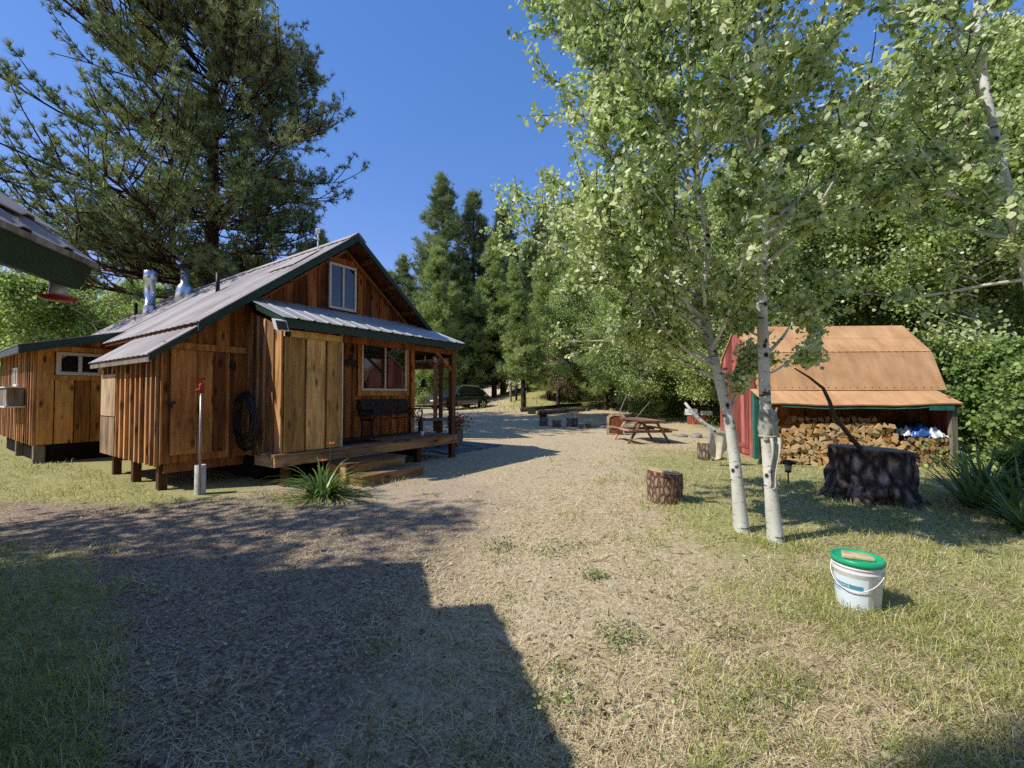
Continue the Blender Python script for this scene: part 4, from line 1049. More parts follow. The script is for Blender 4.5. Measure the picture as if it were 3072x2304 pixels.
# second shaded row behind, up to the roof
for i in range(26):
    fw(random.choice(fw_mesh), .75+(i % 13)*.15, -.30, .86+(i//13)*.10, .16, .12, .28, random.uniform(0, 6), 'shaded firewood piece in the rear row high under the lean-to roof', 'rear row of firewood')
def crumple(name, label, cat, loc, sx, sy, h_, mat, seed, rz=0):
    n = 26; u = np.linspace(-1, 1, n); X, Y = np.meshgrid(u, u)
    Z = np.zeros_like(X); DX = np.zeros_like(X)
    for i in range(n):
        for j in range(n):
            p = Vector((X[i, j]*1.9+seed, Y[i, j]*1.9, seed)); Z[i, j] = (1-max(abs(X[i, j]), abs(Y[i, j]))**3)*h_*(.75+1.1*noise.noise(p))+h_*.35*noise.noise(p*2.7)
            DX[i, j] = noise.noise(p*1.5+Vector((9, 0, 0)))*.25
    V = np.stack([(X+DX)*sx, (Y+DX*.6)*sy, np.maximum(Z, -.02)], -1)
    idx = np.arange(n*n).reshape(n, n); F = np.stack([idx[:-1, :-1], idx[:-1, 1:], idx[1:, 1:], idx[1:, :-1]], -1).reshape(-1, 4)
    o = np_mesh(name, V, F, None, mat, None, True, loc); o.rotation_euler = (0, 0, rz); tag(o, label, cat); return o
crumple('tarp', 'crumpled bright blue tarp lying on the low right end of the wood stack', 'tarp', SW(3.36, -.46, .62), .27, .20, .22, M['blue'], 4, SA)
crumple('plastic_bag', 'crumpled white plastic sheet left of the blue tarp on the wood', 'plastic sheet', SW(3.08, -.48, .63), .17, .16, .16, M['tarp_white'], 9, SA)
crumple('plastic_bag', 'crumpled white plastic sheet hanging right of the blue tarp', 'plastic sheet', SW(3.62, -.52, .60), .22, .19, .17, M['tarp_white'], 21, SA+.3)
crumple('plastic_bag', 'black plastic sheet spread behind the blue tarp', 'plastic sheet', SW(3.3, -.25, .70), .42, .10, .22, M['black'], 31, SA)
# poles leaning by the shed corner
for i, (a, b, r_) in enumerate((((5.45, 9.45, .0), (5.63, 9.05, 1.27), .028), ((5.52, 9.5, .0), (5.70, 9.1, 1.02), .02))):
    o = MB().tube([a, b], [r_, r_*.7], 8, True, .5).build('leaning_pole', M['grey_wood'] if i == 0 else M['twig'], None, True)
    tag(o, ('pale debarked pole leaning between the aspen trunks by the red shed', 'thin dark pole leaning behind the pale pole by the red shed')[i], 'pole')

# ------------------------------------------------------------------ stumps, bucket, light and other yard things
def stump(name, label, loc, r0, r1, h_, bark, seed, flare=0., n=40, lobes=6, tilt=0, cat='stump', top='cut_wood', rough=.05):
    t = thing(name, label, cat, loc); rs = random.Random(seed); mb = MB(); lev = 12; vs = []
    ph = rs.uniform(0, 6)
    def rad(a, f):
        r = r0+(r1-r0)*f+flare*max(0, (.35-f)/.35)**2*(.5+.5*math.sin(lobes*a+ph))
        nn = noise.noise(Vector((math.cos(a)*2.2, math.sin(a)*2.2, f*2.+seed)))*rough+noise.noise(Vector((math.cos(a)*7, math.sin(a)*7, f*5.+seed)))*rough*.55
        return r*(1+nn)
    for i in range(lev+1):
        f = i/lev
        for k in range(n):
            a = 2*math.pi*k/n; r = rad(a, f); vs.append((r*math.cos(a), r*math.sin(a), -.04+(h_+.04)*f+(tilt*math.cos(a)*r if i == lev else tilt*math.cos(a)*r*f)))
    fs = [(i*n+k, i*n+(k+1) % n, (i+1)*n+(k+1) % n, (i+1)*n+k) for i in range(lev) for k in range(n)]
    mb.add(vs, fs, .5); mb.build('bark', bark, t, True, recalc=False)
    tp = MB(); top_v = [tuple(Vector(v)*1.0) for v in vs[lev*n:]]
    tp.add([(v[0]*.965, v[1]*.965, v[2]+.004) for v in top_v]+[(0, 0, h_+.006)], [(k, (k+1) % n, n) for k in range(n)], .5)
    tp.add([(v[0]*.965, v[1]*.965, v[2]+.004) for v in top_v]+[(v[0], v[1], v[2]) for v in top_v], [(k, n+k, n+(k+1) % n, (k+1) % n) for k in range(n)], .2)
    tp.build('top', M[top], t, recalc=False); return t
stump('tree_stump', 'huge dark charred stump with flared roots in front of the wood stack', (5.40, 6.46, 0), .54, .49, .74, M['bark_stump'], 2, .19, 84, 7, -.05, top='grey_wood', rough=.19)
stump('log_round', 'short red-brown log round standing alone in the dry grass', (2.23, 6.24, 0), .245, .24, .43, M['bark_log'], 5, 0., 40, 6, -.12, 'log', rough=.09)
stump('log_round', 'grey log stool topped by the dark machine, leftmost of the three stools', (1.47, 19.9, .08), .20, .20, .40, M['bark_grey'], 7, cat='log', n=20)
stump('log_round', 'low grey log stool in the middle of the three stools', (2.03, 19.4, .07), .20, .19, .32, M['bark_grey'], 8, cat='log', n=20)
stump('log_round', 'grey log under the pale stone urn', (2.86, 19.6, .07), .17, .17, .40, M['bark_grey'], 9, cat='log', n=20)
stump('log_round', 'tall pale log standing left against the urn log', (2.60, 19.35, .07), .13, .13, .42, M['bark_grey'], 12, cat='log', n=18)
stump('log_round', 'cracked grey stump under the cream cloth beside the aspen', (4.72, 10.35, -.01), .22, .21, .40, M['bark_grey'], 13, cat='stump', n=24)
u_ = thing('stone_urn', 'pale stone urn standing on a log near the pine bed', 'urn', (2.86, 19.6, .47))
MB().lathe([(.13, 0), (.14, .04), (.09, .08), (.12, .16), (.19, .24), (.235, .27), (.235, .30), (.18, .30), (.16, .24)], (0, 0, 0), 20).build('bowl', M['pot'], u_, True)
mc = thing('dark_machine', 'small dark metal machine sitting on the leftmost log stool', 'machine', (1.47, 19.9, .48), .4)
m_ = MB().box(-.16, .12, -.1, .1, 0, .2, .5).build('body', M['black'], mc); bevel(m_, .03)
MB().tube([(-.16, 0, .1), (-.22, 0, .28), (.0, 0, .36), (.12, 0, .2)], .02, 6, True, .5).build('handle', M['black'], mc)
MB().lathe([(.07, 0), (.07, .05)], (.16, .0, .05), 12).build('wheel', M['stone'], mc)
for i, (loc, r_, h_, mt, lb) in enumerate((((3.08, 18.9, .05), .12, .22, 'stone', 'small grey pot right of the urn log'), ((3.36, 18.8, .05), .14, .24, 'greenpot', 'dull green pot between the small grey pot and the bed stones'), ((1.2, 25.9, .38), .30, .42, 'greenpot', 'dark green tub at the foot of the bare log border'))):
    p = thing('plant_pot', lb, 'pot', loc); MB().lathe([(r_*.75, 0), (r_, h_*.9), (r_*1.08, h_*.9), (r_*1.08, h_), (r_*.92, h_), (r_*.85, h_*.8)], (0, 0, 0), 16).build('pot', M[mt], p, True)
rs = random.Random(4)
rock_spots = [(3.75, 19.3, .16), (4.1, 19.0, .13), (4.5, 18.7, .17), (4.9, 18.3, .12), (6.2, 15.5, .14), (6.6, 15.3, .2), (7.0, 15.1, .15), (7.4, 15.2, .13), (3.5, 19.6, .12)]
for i, (x, y, r_) in enumerate(rock_spots):
    vs = []; n = 10
    mb = MB().lathe([(r_*math.sin(math.pi*j/7)+.001, -r_*.6*math.cos(math.pi*j/7)) for j in range(8)], (0, 0, 0), n)
    mb.v = [tuple(Vector(v)*(1+.35*noise.noise(Vector(v)*5+Vector((i*3, 0, 0))))) for v in mb.v]
    o = mb.build('border_stone', M['stone'], None, True); o.location = (x, y, gz(x, y)+r_*.25); o.scale = (1.4, 1, 1); o.rotation_euler = (0, 0, rs.uniform(0, 3))
    tag(o, 'pale rounded stone edging the flower bed near the picnic table', 'stone', 'stones edging the flower beds')
for i, (a, b, r_, lb) in enumerate((((.6, 27.6, .55), (4.9, 30.4, .85), .15, 'long dark fallen log bordering the grassy bank, the farther of two'), ((1.6, 25.2, .46), (5.2, 28.6, .60), .16, 'long grey fallen log bordering the yard, the nearer of two'))):
    o = MB().tube([Vector(a).lerp(Vector(b), j/6)+Vector((0, 0, .03*math.sin(j*2))) for j in range(7)], [r_*(1-.04*j) for j in range(7)], 10, True, .5, .15).build('fallen_log', M['bark_grey'] if i else M['bark_dark'], None, True)
    tag(o, lb, 'log')
# bucket
bk = thing('bucket', 'white plastic bucket with green lid standing in the grass', 'bucket', (2.545, 3.17, -.01), R(-52))
MB().lathe([(.128, 0), (.13, .004), (.146, .27), (.150, .275), (.150, .283), (.147, .288), (.148, .305), (.153, .308), (.153, .316), (.148, .322), (.149, .345)], (0, 0, 0), 48).build('body', M['bucket'], bk, True)
ld = MB().lathe([(.150, .332), (.160, .332), (.163, .345), (.162, .362), (.157, .370), (.149, .370), (.144, .356), (.139, .353), (.0, .353)], (0, 0, 0), 48, capb=False, capt=False).build('lid', M['lid'], bk, True)
mb = MB(); pts = []
for k in range(17):
    a = math.pi*k/16; y = -.158*math.sin(a)*.98; x = .158*math.cos(a); pts.append((x, y-.004, .285-.13*math.sin(a)**1.2))
mb.tube(pts, .0035, 6, True, .5); mb.build('handle', M['white'], bk, True)
mb = MB().lathe([(.016, -.012), (.016, .012)], (0, 0, 0), 10)
for sx in (-1, 1):
    q = MB().box(sx*.149-.012, sx*.149+.012, -.02, .02, .268, .305, .5).build('handle_boss', M['bucket'], bk); bevel(q, .008)
def on_bucket(a0, a1, z0, z1, r_, name, mat, n=18):
    vs = []
    for i in range(n+1):
        a = a0+(a1-a0)*i/n
        for z in (z0, z1):
            rr = .13+.016*(z/.27)+r_; vs.append((rr*math.sin(a), -rr*math.cos(a), z))
    return MB().add(vs, [(2*i, 2*i+2, 2*i+3, 2*i+1) for i in range(n)], .5).build(name, M[mat], bk, True, recalc=False)
on_bucket(R(-62), R(38), .02, .245, .0012, 'label_sheet', 'label_pale')
lb = on_bucket(R(-60), R(26), .165, .196, .0022, 'label_band', 'label_teal')
on_bucket(R(-60), R(-14), .148, .156, .0022, 'label_line', 'label_teal'); on_bucket(R(-58), R(-30), .132, .138, .0022, 'label_line', 'label_teal')
cu = bpy.data.curves.new('lettering', 'FONT'); cu.body = 'CHOICE'; cu.size = .027; cu.space_character = 1.15
to = bpy.data.objects.new('lettering_src', cu); COL.objects.link(to)
bpy.context.view_layer.update()
dg = bpy.context.evaluated_depsgraph_get(); tm = bpy.data.meshes.new_from_object(to.evaluated_get(dg)); bpy.data.objects.remove(to)
wmax = max(v.co.x for v in tm.vertices)
for v in tm.vertices:
    a = R(-50)+v.co.x/.141; z = .171+v.co.y; rr = .13+.016*(z/.27)+.0032; v.co = (rr*math.sin(a), -rr*math.cos(a), z)
tm.materials.clear(); tm.materials.append(M['white']); o = bpy.data.objects.new('lettering', tm); link(o, bk)
wp = MB(); wp.hexa([(-.10, -.055, 0), (.10, -.035, 0), (.09, .045, 0), (-.085, .055, 0)], [(-.10, -.055, .024), (.10, -.035, .02), (.09, .045, .022), (-.085, .055, .026)], .9)
o = wp.build('wood_slab', M['osb'], None); bevel(o, .004, 1); o.location = (2.545, 3.17, .345); o.rotation_euler = (0, 0, R(-28)); tag(o, 'pale flat piece of split wood lying on the green bucket lid', 'wood')
# solar path light
pl_ = thing('solar_path_light', 'small black solar path light on a stake beside the wood stack', 'path light', (4.75, 7.36, 0))
MB().tube([(0, 0, -.05), (0, 0, .22)], .012, 8, True, .5).build('stake', M['black'], pl_)
MB().lathe([(.015, .20), (.05, .22), (.052, .235), (.02, .24)], (0, 0, 0), 16).build('base', M['black'], pl_, True)
MB().lathe([(.05, .24), (.062, .36)], (0, 0, 0), 16).build('lens', M['clear'], pl_, True)
MB().lathe([(.115, .36), (.118, .375), (.05, .42), (.01, .425)], (0, 0, 0), 20).build('cap', M['black'], pl_, True)
# picnic table
pt = thing('picnic_table', 'weathered red-brown picnic table with attached benches in the sunny yard', 'picnic table', (4.27, 14.15, .0), R(7))
mb = MB()
for i in range(5): mb.box(-.38+i*.154, -.38+i*.154+.146, -.95, .95, .70, .738)
mb.build('tabletop', M['table_wood'], pt)
for s_ in (-1, 1):
    mb = MB(); mb.box(s_*.68-.13, s_*.68-.005, -.95, .95, .415, .45); mb.box(s_*.68+.005, s_*.68+.13, -.95, .95, .415, .45); mb.build('bench', M['table_wood'], pt)
for y in (-.62, .62):
    for s_ in (-1, 1):
        mb = MB(); mb.beam((s_*.70, y+.022*s_, -.01), (s_*.24, y+.022*s_, .70), .04, .12, (0, 1, 0)); mb.build('leg', M['table_wood'], pt)
    mb = MB(); mb.beam((-.80, y+.06, .37), (.80, y+.06, .37), .036, .09); mb.beam((-.36, y+.06, .655), (.36, y+.06, .655), .036, .085); mb.build('cross_brace', M['table_wood'], pt)
    mb = MB(); mb.beam((0, y*.9, .40), (0, y*.15, .69), .04, .08, (1, 0, 0)); mb.build('strut', M['table_wood'], pt)
# arched wooden board behind the table
ab = thing('arched_frame', 'arched wooden frame with dark opening standing behind the picnic table', 'frame', (3.98, 16.3, 0), R(-14)); ab.scale = (.85, .9, .88)
outer = [(-.42, 0), (-.42, .62)]+[(-.42*math.cos(a), .72+.22*math.sin(a)) for a in np.linspace(0, math.pi, 12)]+[(.42, .62), (.42, 0)]
inner = [(-.30, .05), (-.30, .60)]+[(-.30*math.cos(a), .68+.14*math.sin(a)) for a in np.linspace(0, math.pi, 12)]+[(.30, .60), (.30, .05)]
mb = MB(); n = len(outer)
vs = [(p[0], y+.25*p[1], p[1]) for y in (0, .06) for p in outer]+[(p[0], y+.25*p[1], p[1]) for y in (0, .06) for p in inner]
fs = []
for i in range(n-1): fs += [(i, i+1, 2*n+i+1, 2*n+i), (n+i, 3*n+i, 3*n+i+1, n+i+1), (i, n+i, n+i+1, i+1), (2*n+i, 2*n+i+1, 3*n+i+1, 3*n+i)]
mb.add(vs, fs, .7); mb.build('frame', M['grey_brown'], ab)
MB().prism(inner, lambda p, t: (p[0], t+.25*p[1], p[1]), .045, .055, .2).build('backing', M['wood_dark'], ab)
for i, (a, b, lb) in enumerate((((3.95, 17.0, .05), (4.75, 17.6, 1.55), 'thin straight stick leaning left of the arched frame'), ((5.0, 17.2, .6), (5.6, 17.3, 1.25), 'short pale stick tilted right of the arched frame'))):
    o = MB().tube([a, b], [.022, .018], 6, True, .5).build('stick', M['dead_twig'] if i == 0 else M['grey_wood'], None, True); tag(o, lb, 'stick')
# red box with white lids by the trees
rb = thing('beehive_box', 'low red wooden box with a white boxed top under the trees', 'box', (9.0, 20.6, .10), R(-20))
mb = MB()
for i in range(5): mb.box(-.5+i*.2, -.5+i*.2+.19, -.22, .22, 0, .45)
mb.build('body', M['red_wall'], rb)
mb = MB(); mb.box(-.62, .0, -.25, .25, .46, .56, .5); mb.box(-.60, -.05, -.22, .22, .57, .74, .5); mb.box(.1, .6, -.2, .2, .46, .66, .3); mb.build('top_box', M['white'], rb)
# cloth hung on a dead limb
dl = MB().tube([(3.86, 9.5, 1.36), (4.05, 9.52, 1.12), (4.25, 9.5, .92), (4.5, 9.45, .74), (4.85, 9.4, .62)], [.03, .04, .05, .05, .06], 8, True, .5, .1).build('dead_limb', M['aspen'], None, True)
tag(dl, 'bare white dead limb propped behind the left aspen trunk', 'limb')
n = 22; u = np.linspace(0, 1, n); Ug, Vg = np.meshgrid(u, u)
X = 4.27+Ug*.60+.05*np.sin(Vg*3)*(1-Ug); Zt = .83-.16*Ug+.02*np.sin(Ug*9)
low = .68-.44*np.abs(Ug-.30)/.72
Z = Zt-Vg*low; Yc = 9.38-.06*np.sin(Ug*13+Vg*2)*Vg-.05*Vg+.05
idx = np.arange(n*n).reshape(n, n); F = np.stack([idx[:-1, :-1], idx[:-1, 1:], idx[1:, 1:], idx[1:, :-1]], -1).reshape(-1, 4)
cl_ = np_mesh('cloth', np.stack([X, Yc, Z], -1), F, None, M['burlap'], None, True); tag(cl_, 'cream canvas cloth hanging over the dead limb left of the aspens', 'cloth')
# fence posts and hoop by the pine
for i, (x, y, h_, lb) in enumerate(((-.1, 34., 1.5, 'short pale post beyond the car, left of the small pine'), (.35, 34.3, 1.3, 'dark post just right of the pale post beyond the car'))):
    o = MB().tube([(0, 0, -.1), (0, 0, h_)], .09, 8, True, .5).build('fence_post', M['grey_wood'] if i == 0 else M['bark_dark'], None); o.location = (x, y, gz(x, y)); tag(o, lb, 'post')
hoop = MB().tube([(.42*math.cos(a), 0, .42*math.sin(a)) for a in np.linspace(0, 2*math.pi, 33)], .016, 6, False, .5).build('wheel_rim', M['grey_wood'], None, True)
hoop.location = (.50, 27.4, gz(.5, 27.4)+.38); hoop.rotation_euler = (R(8), 0, R(10)); tag(hoop, 'thin bare wheel rim leaning at the foot of the small pine', 'wheel rim')

# ------------------------------------------------------------------ car
CX, CY = -3.85, 31.0; CZ = gz(CX, CY)-.02
car = thing('parked_car', 'dark charcoal sport utility car parked facing the cabin on the gravel drive', 'car', (CX, CY, CZ), R(225+3)+R(0))
# local +x is the nose of the car
def carbody():
    st = [(-2.42, .78, .58, .90), (-2.36, .88, .42, 1.02), (-1.9, .95, .34, 1.06), (-1.0, .975, .32, 1.05), (0, .985, .32, 1.03), (.8, .975, .32, 1.01), (1.1, .97, .32, 1.03), (1.7, .95, .34, 1.07), (2.2, .90, .34, 1.03), (2.40, .82, .38, .94), (2.45, .76, .44, .84)]
    mb = MB(); n = 20; vs = []
    for (x, hw, zb, zt) in st:
        zc, hz_ = (zb+zt)/2, (zt-zb)/2
        for k in range(n):
            a = 2*math.pi*k/n; c_, s_ = math.cos(a), math.sin(a); p = .42
            vs.append((x, hw*math.copysign(abs(c_)**p, c_), zc+hz_*math.copysign(abs(s_)**p, s_)))
    m_ = len(st); fs = [(i*n+k, i*n+(k+1) % n, (i+1)*n+(k+1) % n, (i+1)*n+k) for i in range(m_-1) for k in range(n)]
    fs += [tuple(range(n)), tuple(range((m_-1)*n, m_*n))]
    mb.add(vs, fs, .5)
    # greenhouse pillars and roof
    rfp = [(-2.1, 1.10, .74), (-1.75, 1.42, .68), (-1.1, 1.65, .64), (-.2, 1.72, .64), (.35, 1.66, .65), (.62, 1.52, .68)]
    for (xa, za, wa), (xb, zb_, wb_) in zip(rfp[:-1], rfp[1:]):
        mb.hexa([(xa, -wa, za-.05), (xb, -wb_, zb_-.05), (xb, wb_, zb_-.05), (xa, wa, za-.05)], [(xa, -wa+.06, za), (xb, -wb_+.06, zb_), (xb, wb_-.06, zb_), (xa, wa-.06, za)], .5)
    for s_ in (-1, 1):
        for (p, q) in (((1.18, s_*.86, 1.0), (.60, s_*.68, 1.50)), ((-2.15, s_*.84, 1.0), (-1.75, s_*.67, 1.40)), ((.0, s_*.90, 1.0), (-.05, s_*.66, 1.68)), ((-.95, s_*.90, 1.0), (-1.0, s_*.66, 1.63))):
            mb.beam(p, q, .07, .05, tone=.5)
    return smooth_angle(mb.build('body', M['car'], car), 50)
carbody()
for s_ in (-1, 1):
    mb = MB()
    for (a, b, c_, d_) in (((1.08, .855, 1.02), (.03, .89, 1.03), (-.02, .655, 1.66), (.56, .675, 1.48)), ((-.02, .89, 1.03), (-.93, .89, 1.05), (-.97, .65, 1.62), (-.06, .655, 1.66)), ((-.98, .89, 1.05), (-1.95, .85, 1.06), (-1.65, .665, 1.40), (-1.03, .65, 1.60))):
        mb.add([(p[0], s_*p[1], p[2]) for p in (a, b, c_, d_)], [(0, 1, 2, 3)], .5)
    mb.build('side_window', M['car_glass'], car)
    MB().tube([(-1.4, s_*.63, 1.63), (-1.2, s_*.63, 1.70), (.1, s_*.63, 1.75), (.3, s_*.63, 1.68)], .018, 6, True, .5).build('roof_rail', M['chrome'], car)
    m_ = MB().box(.82, 1.02, min(s_*.92, s_*1.12), max(s_*.92, s_*1.12), 1.02, 1.17, .5).build('mirror', M['car'], car); bevel(m_, .04)
    MB().box(-1.0, 1.0, min(s_*.972, s_*.995), max(s_*.972, s_*.995), .40, .44, .5).build('sill_trim', M['chrome'], car)
    m_ = MB().hexa([(2.44, s_*.56, .76), (2.36, s_*.88, .76), (2.1, s_*.90, .76), (2.1, s_*.56, .76)], [(2.43, s_*.56, .88), (2.33, s_*.87, .88), (2.05, s_*.89, .88), (2.1, s_*.56, .88)], .5).build('headlight', M['lamp'], car)
    MB().hexa([(2.33, s_*.60, .50), (2.28, s_*.82, .50), (2.2, s_*.82, .50), (2.2, s_*.60, .50)], [(2.39, s_*.60, .56), (2.30, s_*.82, .56), (2.2, s_*.82, .56), (2.2, s_*.60, .56)], .5).build('fog_lamp', M['chrome'], car)
    MB().box(-2.43, -2.30, min(s_*.5, s_*.82), max(s_*.5, s_*.82), .80, .92, .5).build('tail_light', M['red_plastic'], car)
    for x in (1.48, -1.48):
        wh = bpy.data.objects.new('wheel', None); link(wh, car); wh.location = (x, s_*.86, .37)
        def lathe_y(prof, n=24):
            m2 = MB().lathe(prof, (0, 0, 0), n); m2.v = [(v[0], v[2], v[1]) for v in m2.v]; return m2
        lathe_y([(.25, -.12), (.34, -.125), (.37, -.09), (.37, .09), (.34, .125), (.25, .12)]).build('tyre', M['rubber'], wh, True)
        m2 = lathe_y([(.06, s_*.10), (.06, s_*.12)], 12)
        for k in range(5):
            for dd in (-.12, .12):
                a = k*2*math.pi/5; m2.beam((.05*math.cos(a), s_*.11, .05*math.sin(a)), (.25*math.cos(a+dd), s_*.115, .25*math.sin(a+dd)), .035, .03, (0, 1, 0), .5)
        m2.tube([(.25*math.cos(a), s_*.115, .25*math.sin(a)) for a in np.linspace(0, 2*math.pi, 25)], .014, 6, False, .5)
        m2.build('rim', M['chrome'], wh)
        a_ = MB(); prev = None
        arc = [(.43*math.cos(a), .43*math.sin(a)) for a in np.linspace(R(-8), R(188), 14)]
        for (p, q) in zip(arc[:-1], arc[1:]): a_.beam((x+p[0], s_*.965, .37+p[1]), (x+q[0], s_*.965, .37+q[1]), .05, .07, (0, 1, 0), .5)
        a_.build('wheel_arch', M['rubber'], car)
MB().add([(1.16, -.80, 1.03), (1.16, .80, 1.03), (.58, .63, 1.53), (.58, -.63, 1.53)], [(0, 1, 2, 3)], .5).build('windshield', M['car_glass'], car)
MB().add([(-2.12, -.78, 1.10), (-2.12, .78, 1.10), (-1.76, .63, 1.44), (-1.76, -.63, 1.44)], [(0, 3, 2, 1)], .5).build('rear_window', M['car_glass'], car)
mb = MB()
for z in (.70, .765, .83): mb.box(2.34, 2.468, -.56, .56, z, z+.03, .5)
mb.box(2.40, 2.46, -.62, .62, .56, .575, .5); mb.box(2.38, 2.45, -.72, .72, .40, .43, .5); mb.tube([(2.455, .085*math.cos(a), .775+.085*math.sin(a)) for a in np.linspace(0, 6.283, 17)], .012, 5, False, .5); mb.build('grille', M['chrome'], car)
MB().box(2.445, 2.475, -.17, .17, .60, .69, .5).build('number_plate', M['white'], car)

# ------------------------------------------------------------------ the near aspens
def near_aspen(name, label, trunk, nb, z0, z1, reach, azmode, leaves, lsize, seed, extra=(), twig_leaf=1.):
    rs = np.random.default_rng(seed); t = thing(name, label, 'tree', (trunk[0][0], trunk[0][1], 0), 0)
    o = np.array((trunk[0][0], trunk[0][1], 0.)); P = [np.array(p[:3])-o for p in trunk]; rad = [p[3] for p in trunk]
    # resample trunk smoothly
    pts = []; rr = []
    for i in range(len(P)-1):
        p0, p1, p2, p3 = P[max(i-1, 0)], P[i], P[i+1], P[min(i+2, len(P)-1)]
        for k in range(5):
            u = k/5; pts.append(.5*((2*p1)+(-p0+p2)*u+(2*p0-5*p1+4*p2-p3)*u*u+(-p0+3*p1-3*p2+p3)*u**3)); rr.append(rad[i]*(1-u)+rad[i+1]*u)
    pts.append(P[-1]); rr.append(rad[-1])
    tr = MB(); tr.tube(pts, rr, 14, True, .5, .05)
    tr.build('trunk', M['aspen'], t, True, recalc=False)
    zs = np.array([p[2] for p in pts])
    def at(z):
        return np.array([np.interp(z, zs, [p[k] for p in pts]) for k in range(3)]), float(np.interp(z, zs, rr))
    limb = MB(); tw = MB(); seg = []
    def grow(p, d, L, r0, level):
        n = 6; q = [np.array(p, float)]; d = np.array(d, float); d /= np.linalg.norm(d)
        for i in range(n):
            d = d+rs.normal(size=3)*.10+np.array((0, 0, .07 if level == 0 else .03)); d /= np.linalg.norm(d); q.append(q[-1]+d*L/n)
        (limb if level == 0 else tw).tube(q, [r0*(1-.8*i/n)+.0015 for i in range(n+1)], 6 if level == 0 else 4, False, .5)
        if level == 0:
            for i in range(int(5+L*3.4)):
                u = rs.uniform(.22, 1.); sg = min(5, int(u*6)); b = q[sg]+(q[sg+1]-q[sg])*(u*6-sg)
                dd = (q[sg+1]-q[sg])/np.linalg.norm(q[sg+1]-q[sg]); v = rs.normal(size=3); v -= dd*v.dot(dd); v /= np.linalg.norm(v)
                grow(b, dd*.7+v*.8+np.array((0, 0, .12)), L*rs.uniform(.16, .34), r0*.30, 1)
            seg.append((q[4], q[6], .7))
        else:
            for i in range(1, n): seg.append((q[i], q[i+1], 1.))
    for b in range(nb):
        f = (b+rs.uniform(0, 1))/nb; z = z0+(z1-z0)*f; p, r = at(z)
        az = azmode(rs, f); el = rs.uniform(.15, .75)+.45*f; L = reach(f)*rs.uniform(.6, 1.1)
        grow(p, (math.cos(az), math.sin(az), el), L, min(r*.45, .008+.010*L), 0)
    for (a, d, L, r0) in extra: grow(np.array(a)-o, d, L, r0, 0)
    limb.build('limbs', M['aspen'], t, True, recalc=False); tag(tw.build('twigs', M['twig'], t, recalc=False), kind='stuff')
    A = np.array([s_[0] for s_ in seg]); B = np.array([s_[1] for s_ in seg])
    nn = leaves//8; i = rs.integers(0, len(A), nn); u = rs.uniform(0, 1.1, (nn, 1)); node = A[i]+(B[i]-A[i])*u
    C = np.repeat(node, 8, 0)[:leaves]; leaves = len(C)
    C = C+rs.normal(size=(leaves, 3))*np.array((.052, .052, .045))*twig_leaf-np.array((0, 0, .03))
    V, F = leaf_arrays(C, lsize*rs.uniform(.45, 1.3, leaves), bias=np.array(to_sun)*np.array((1, 1, .75)), amt=.40)
    clus = np.array([noise.noise(Vector(c*1.3)) for c in C])
    tone = np.clip(.58+clus*.3+rs.normal(size=leaves)*.26, 0, 1)
    np_mesh('crown', V, F, tone, M['leaf_aspen'], t)
    return t
left_bias = lambda rs, f: math.pi+rs.normal()*1.0
def all_bias(rs, f): return rs.uniform(0, 2*math.pi) if f < .38 else math.pi*1.05+rs.normal()*1.0
near_aspen('aspen_tree', 'leaning white aspen trunk, left one of the close pair, with broad leafy crown',
    [(2.59, 4.83, -.1, 0.095), (2.54, 4.83, .57, 0.062), (2.47, 4.84, 1.2, 0.058), (2.38, 4.86, 1.66, 0.056), (2.26, 4.88, 2.24, 0.047), (2.21, 4.9, 2.76, 0.041), (2.27, 4.9, 3.28, 0.036), (2.19, 4.92, 3.9, 0.031), (2.05, 4.95, 4.95, 0.024), (1.95, 5.0, 6.0, 0.016), (1.9, 5.0, 7.6, 0.006)],
    46, 2.0, 7.2, lambda f: (2.05+1.0*math.sin(math.pi*min(1, f*1.0+.18)))*(1-.10*f), left_bias, 50000, .056, 21,
    extra=[((2.38, 4.86, 1.70), (-.85, .35, .65), 1.5, .022), ((2.32, 4.86, 1.9), (-1, .1, .55), 1.9, .024), ((2.24, 4.88, 2.4), (-1, -.1, 0.438), 2.0, .026), ((2.22, 4.9, 2.7), (-1, .3, .35), 2.2, .025), ((2.45, 4.85, 1.3), (.5, -.1, 1.400), .9, .016), ((2.35, 4.86, 1.85), (-1, -.35, .22), 1.5, .018), ((2.3, 4.87, 2.15), (-1, .45, .12), 1.8, .018), ((2.40, 4.86, 1.6), (.75, .25, .6), 1.0, .015), ((2.3, 4.88, 2.1), (.8, .1, .5), 1.0, .014)])
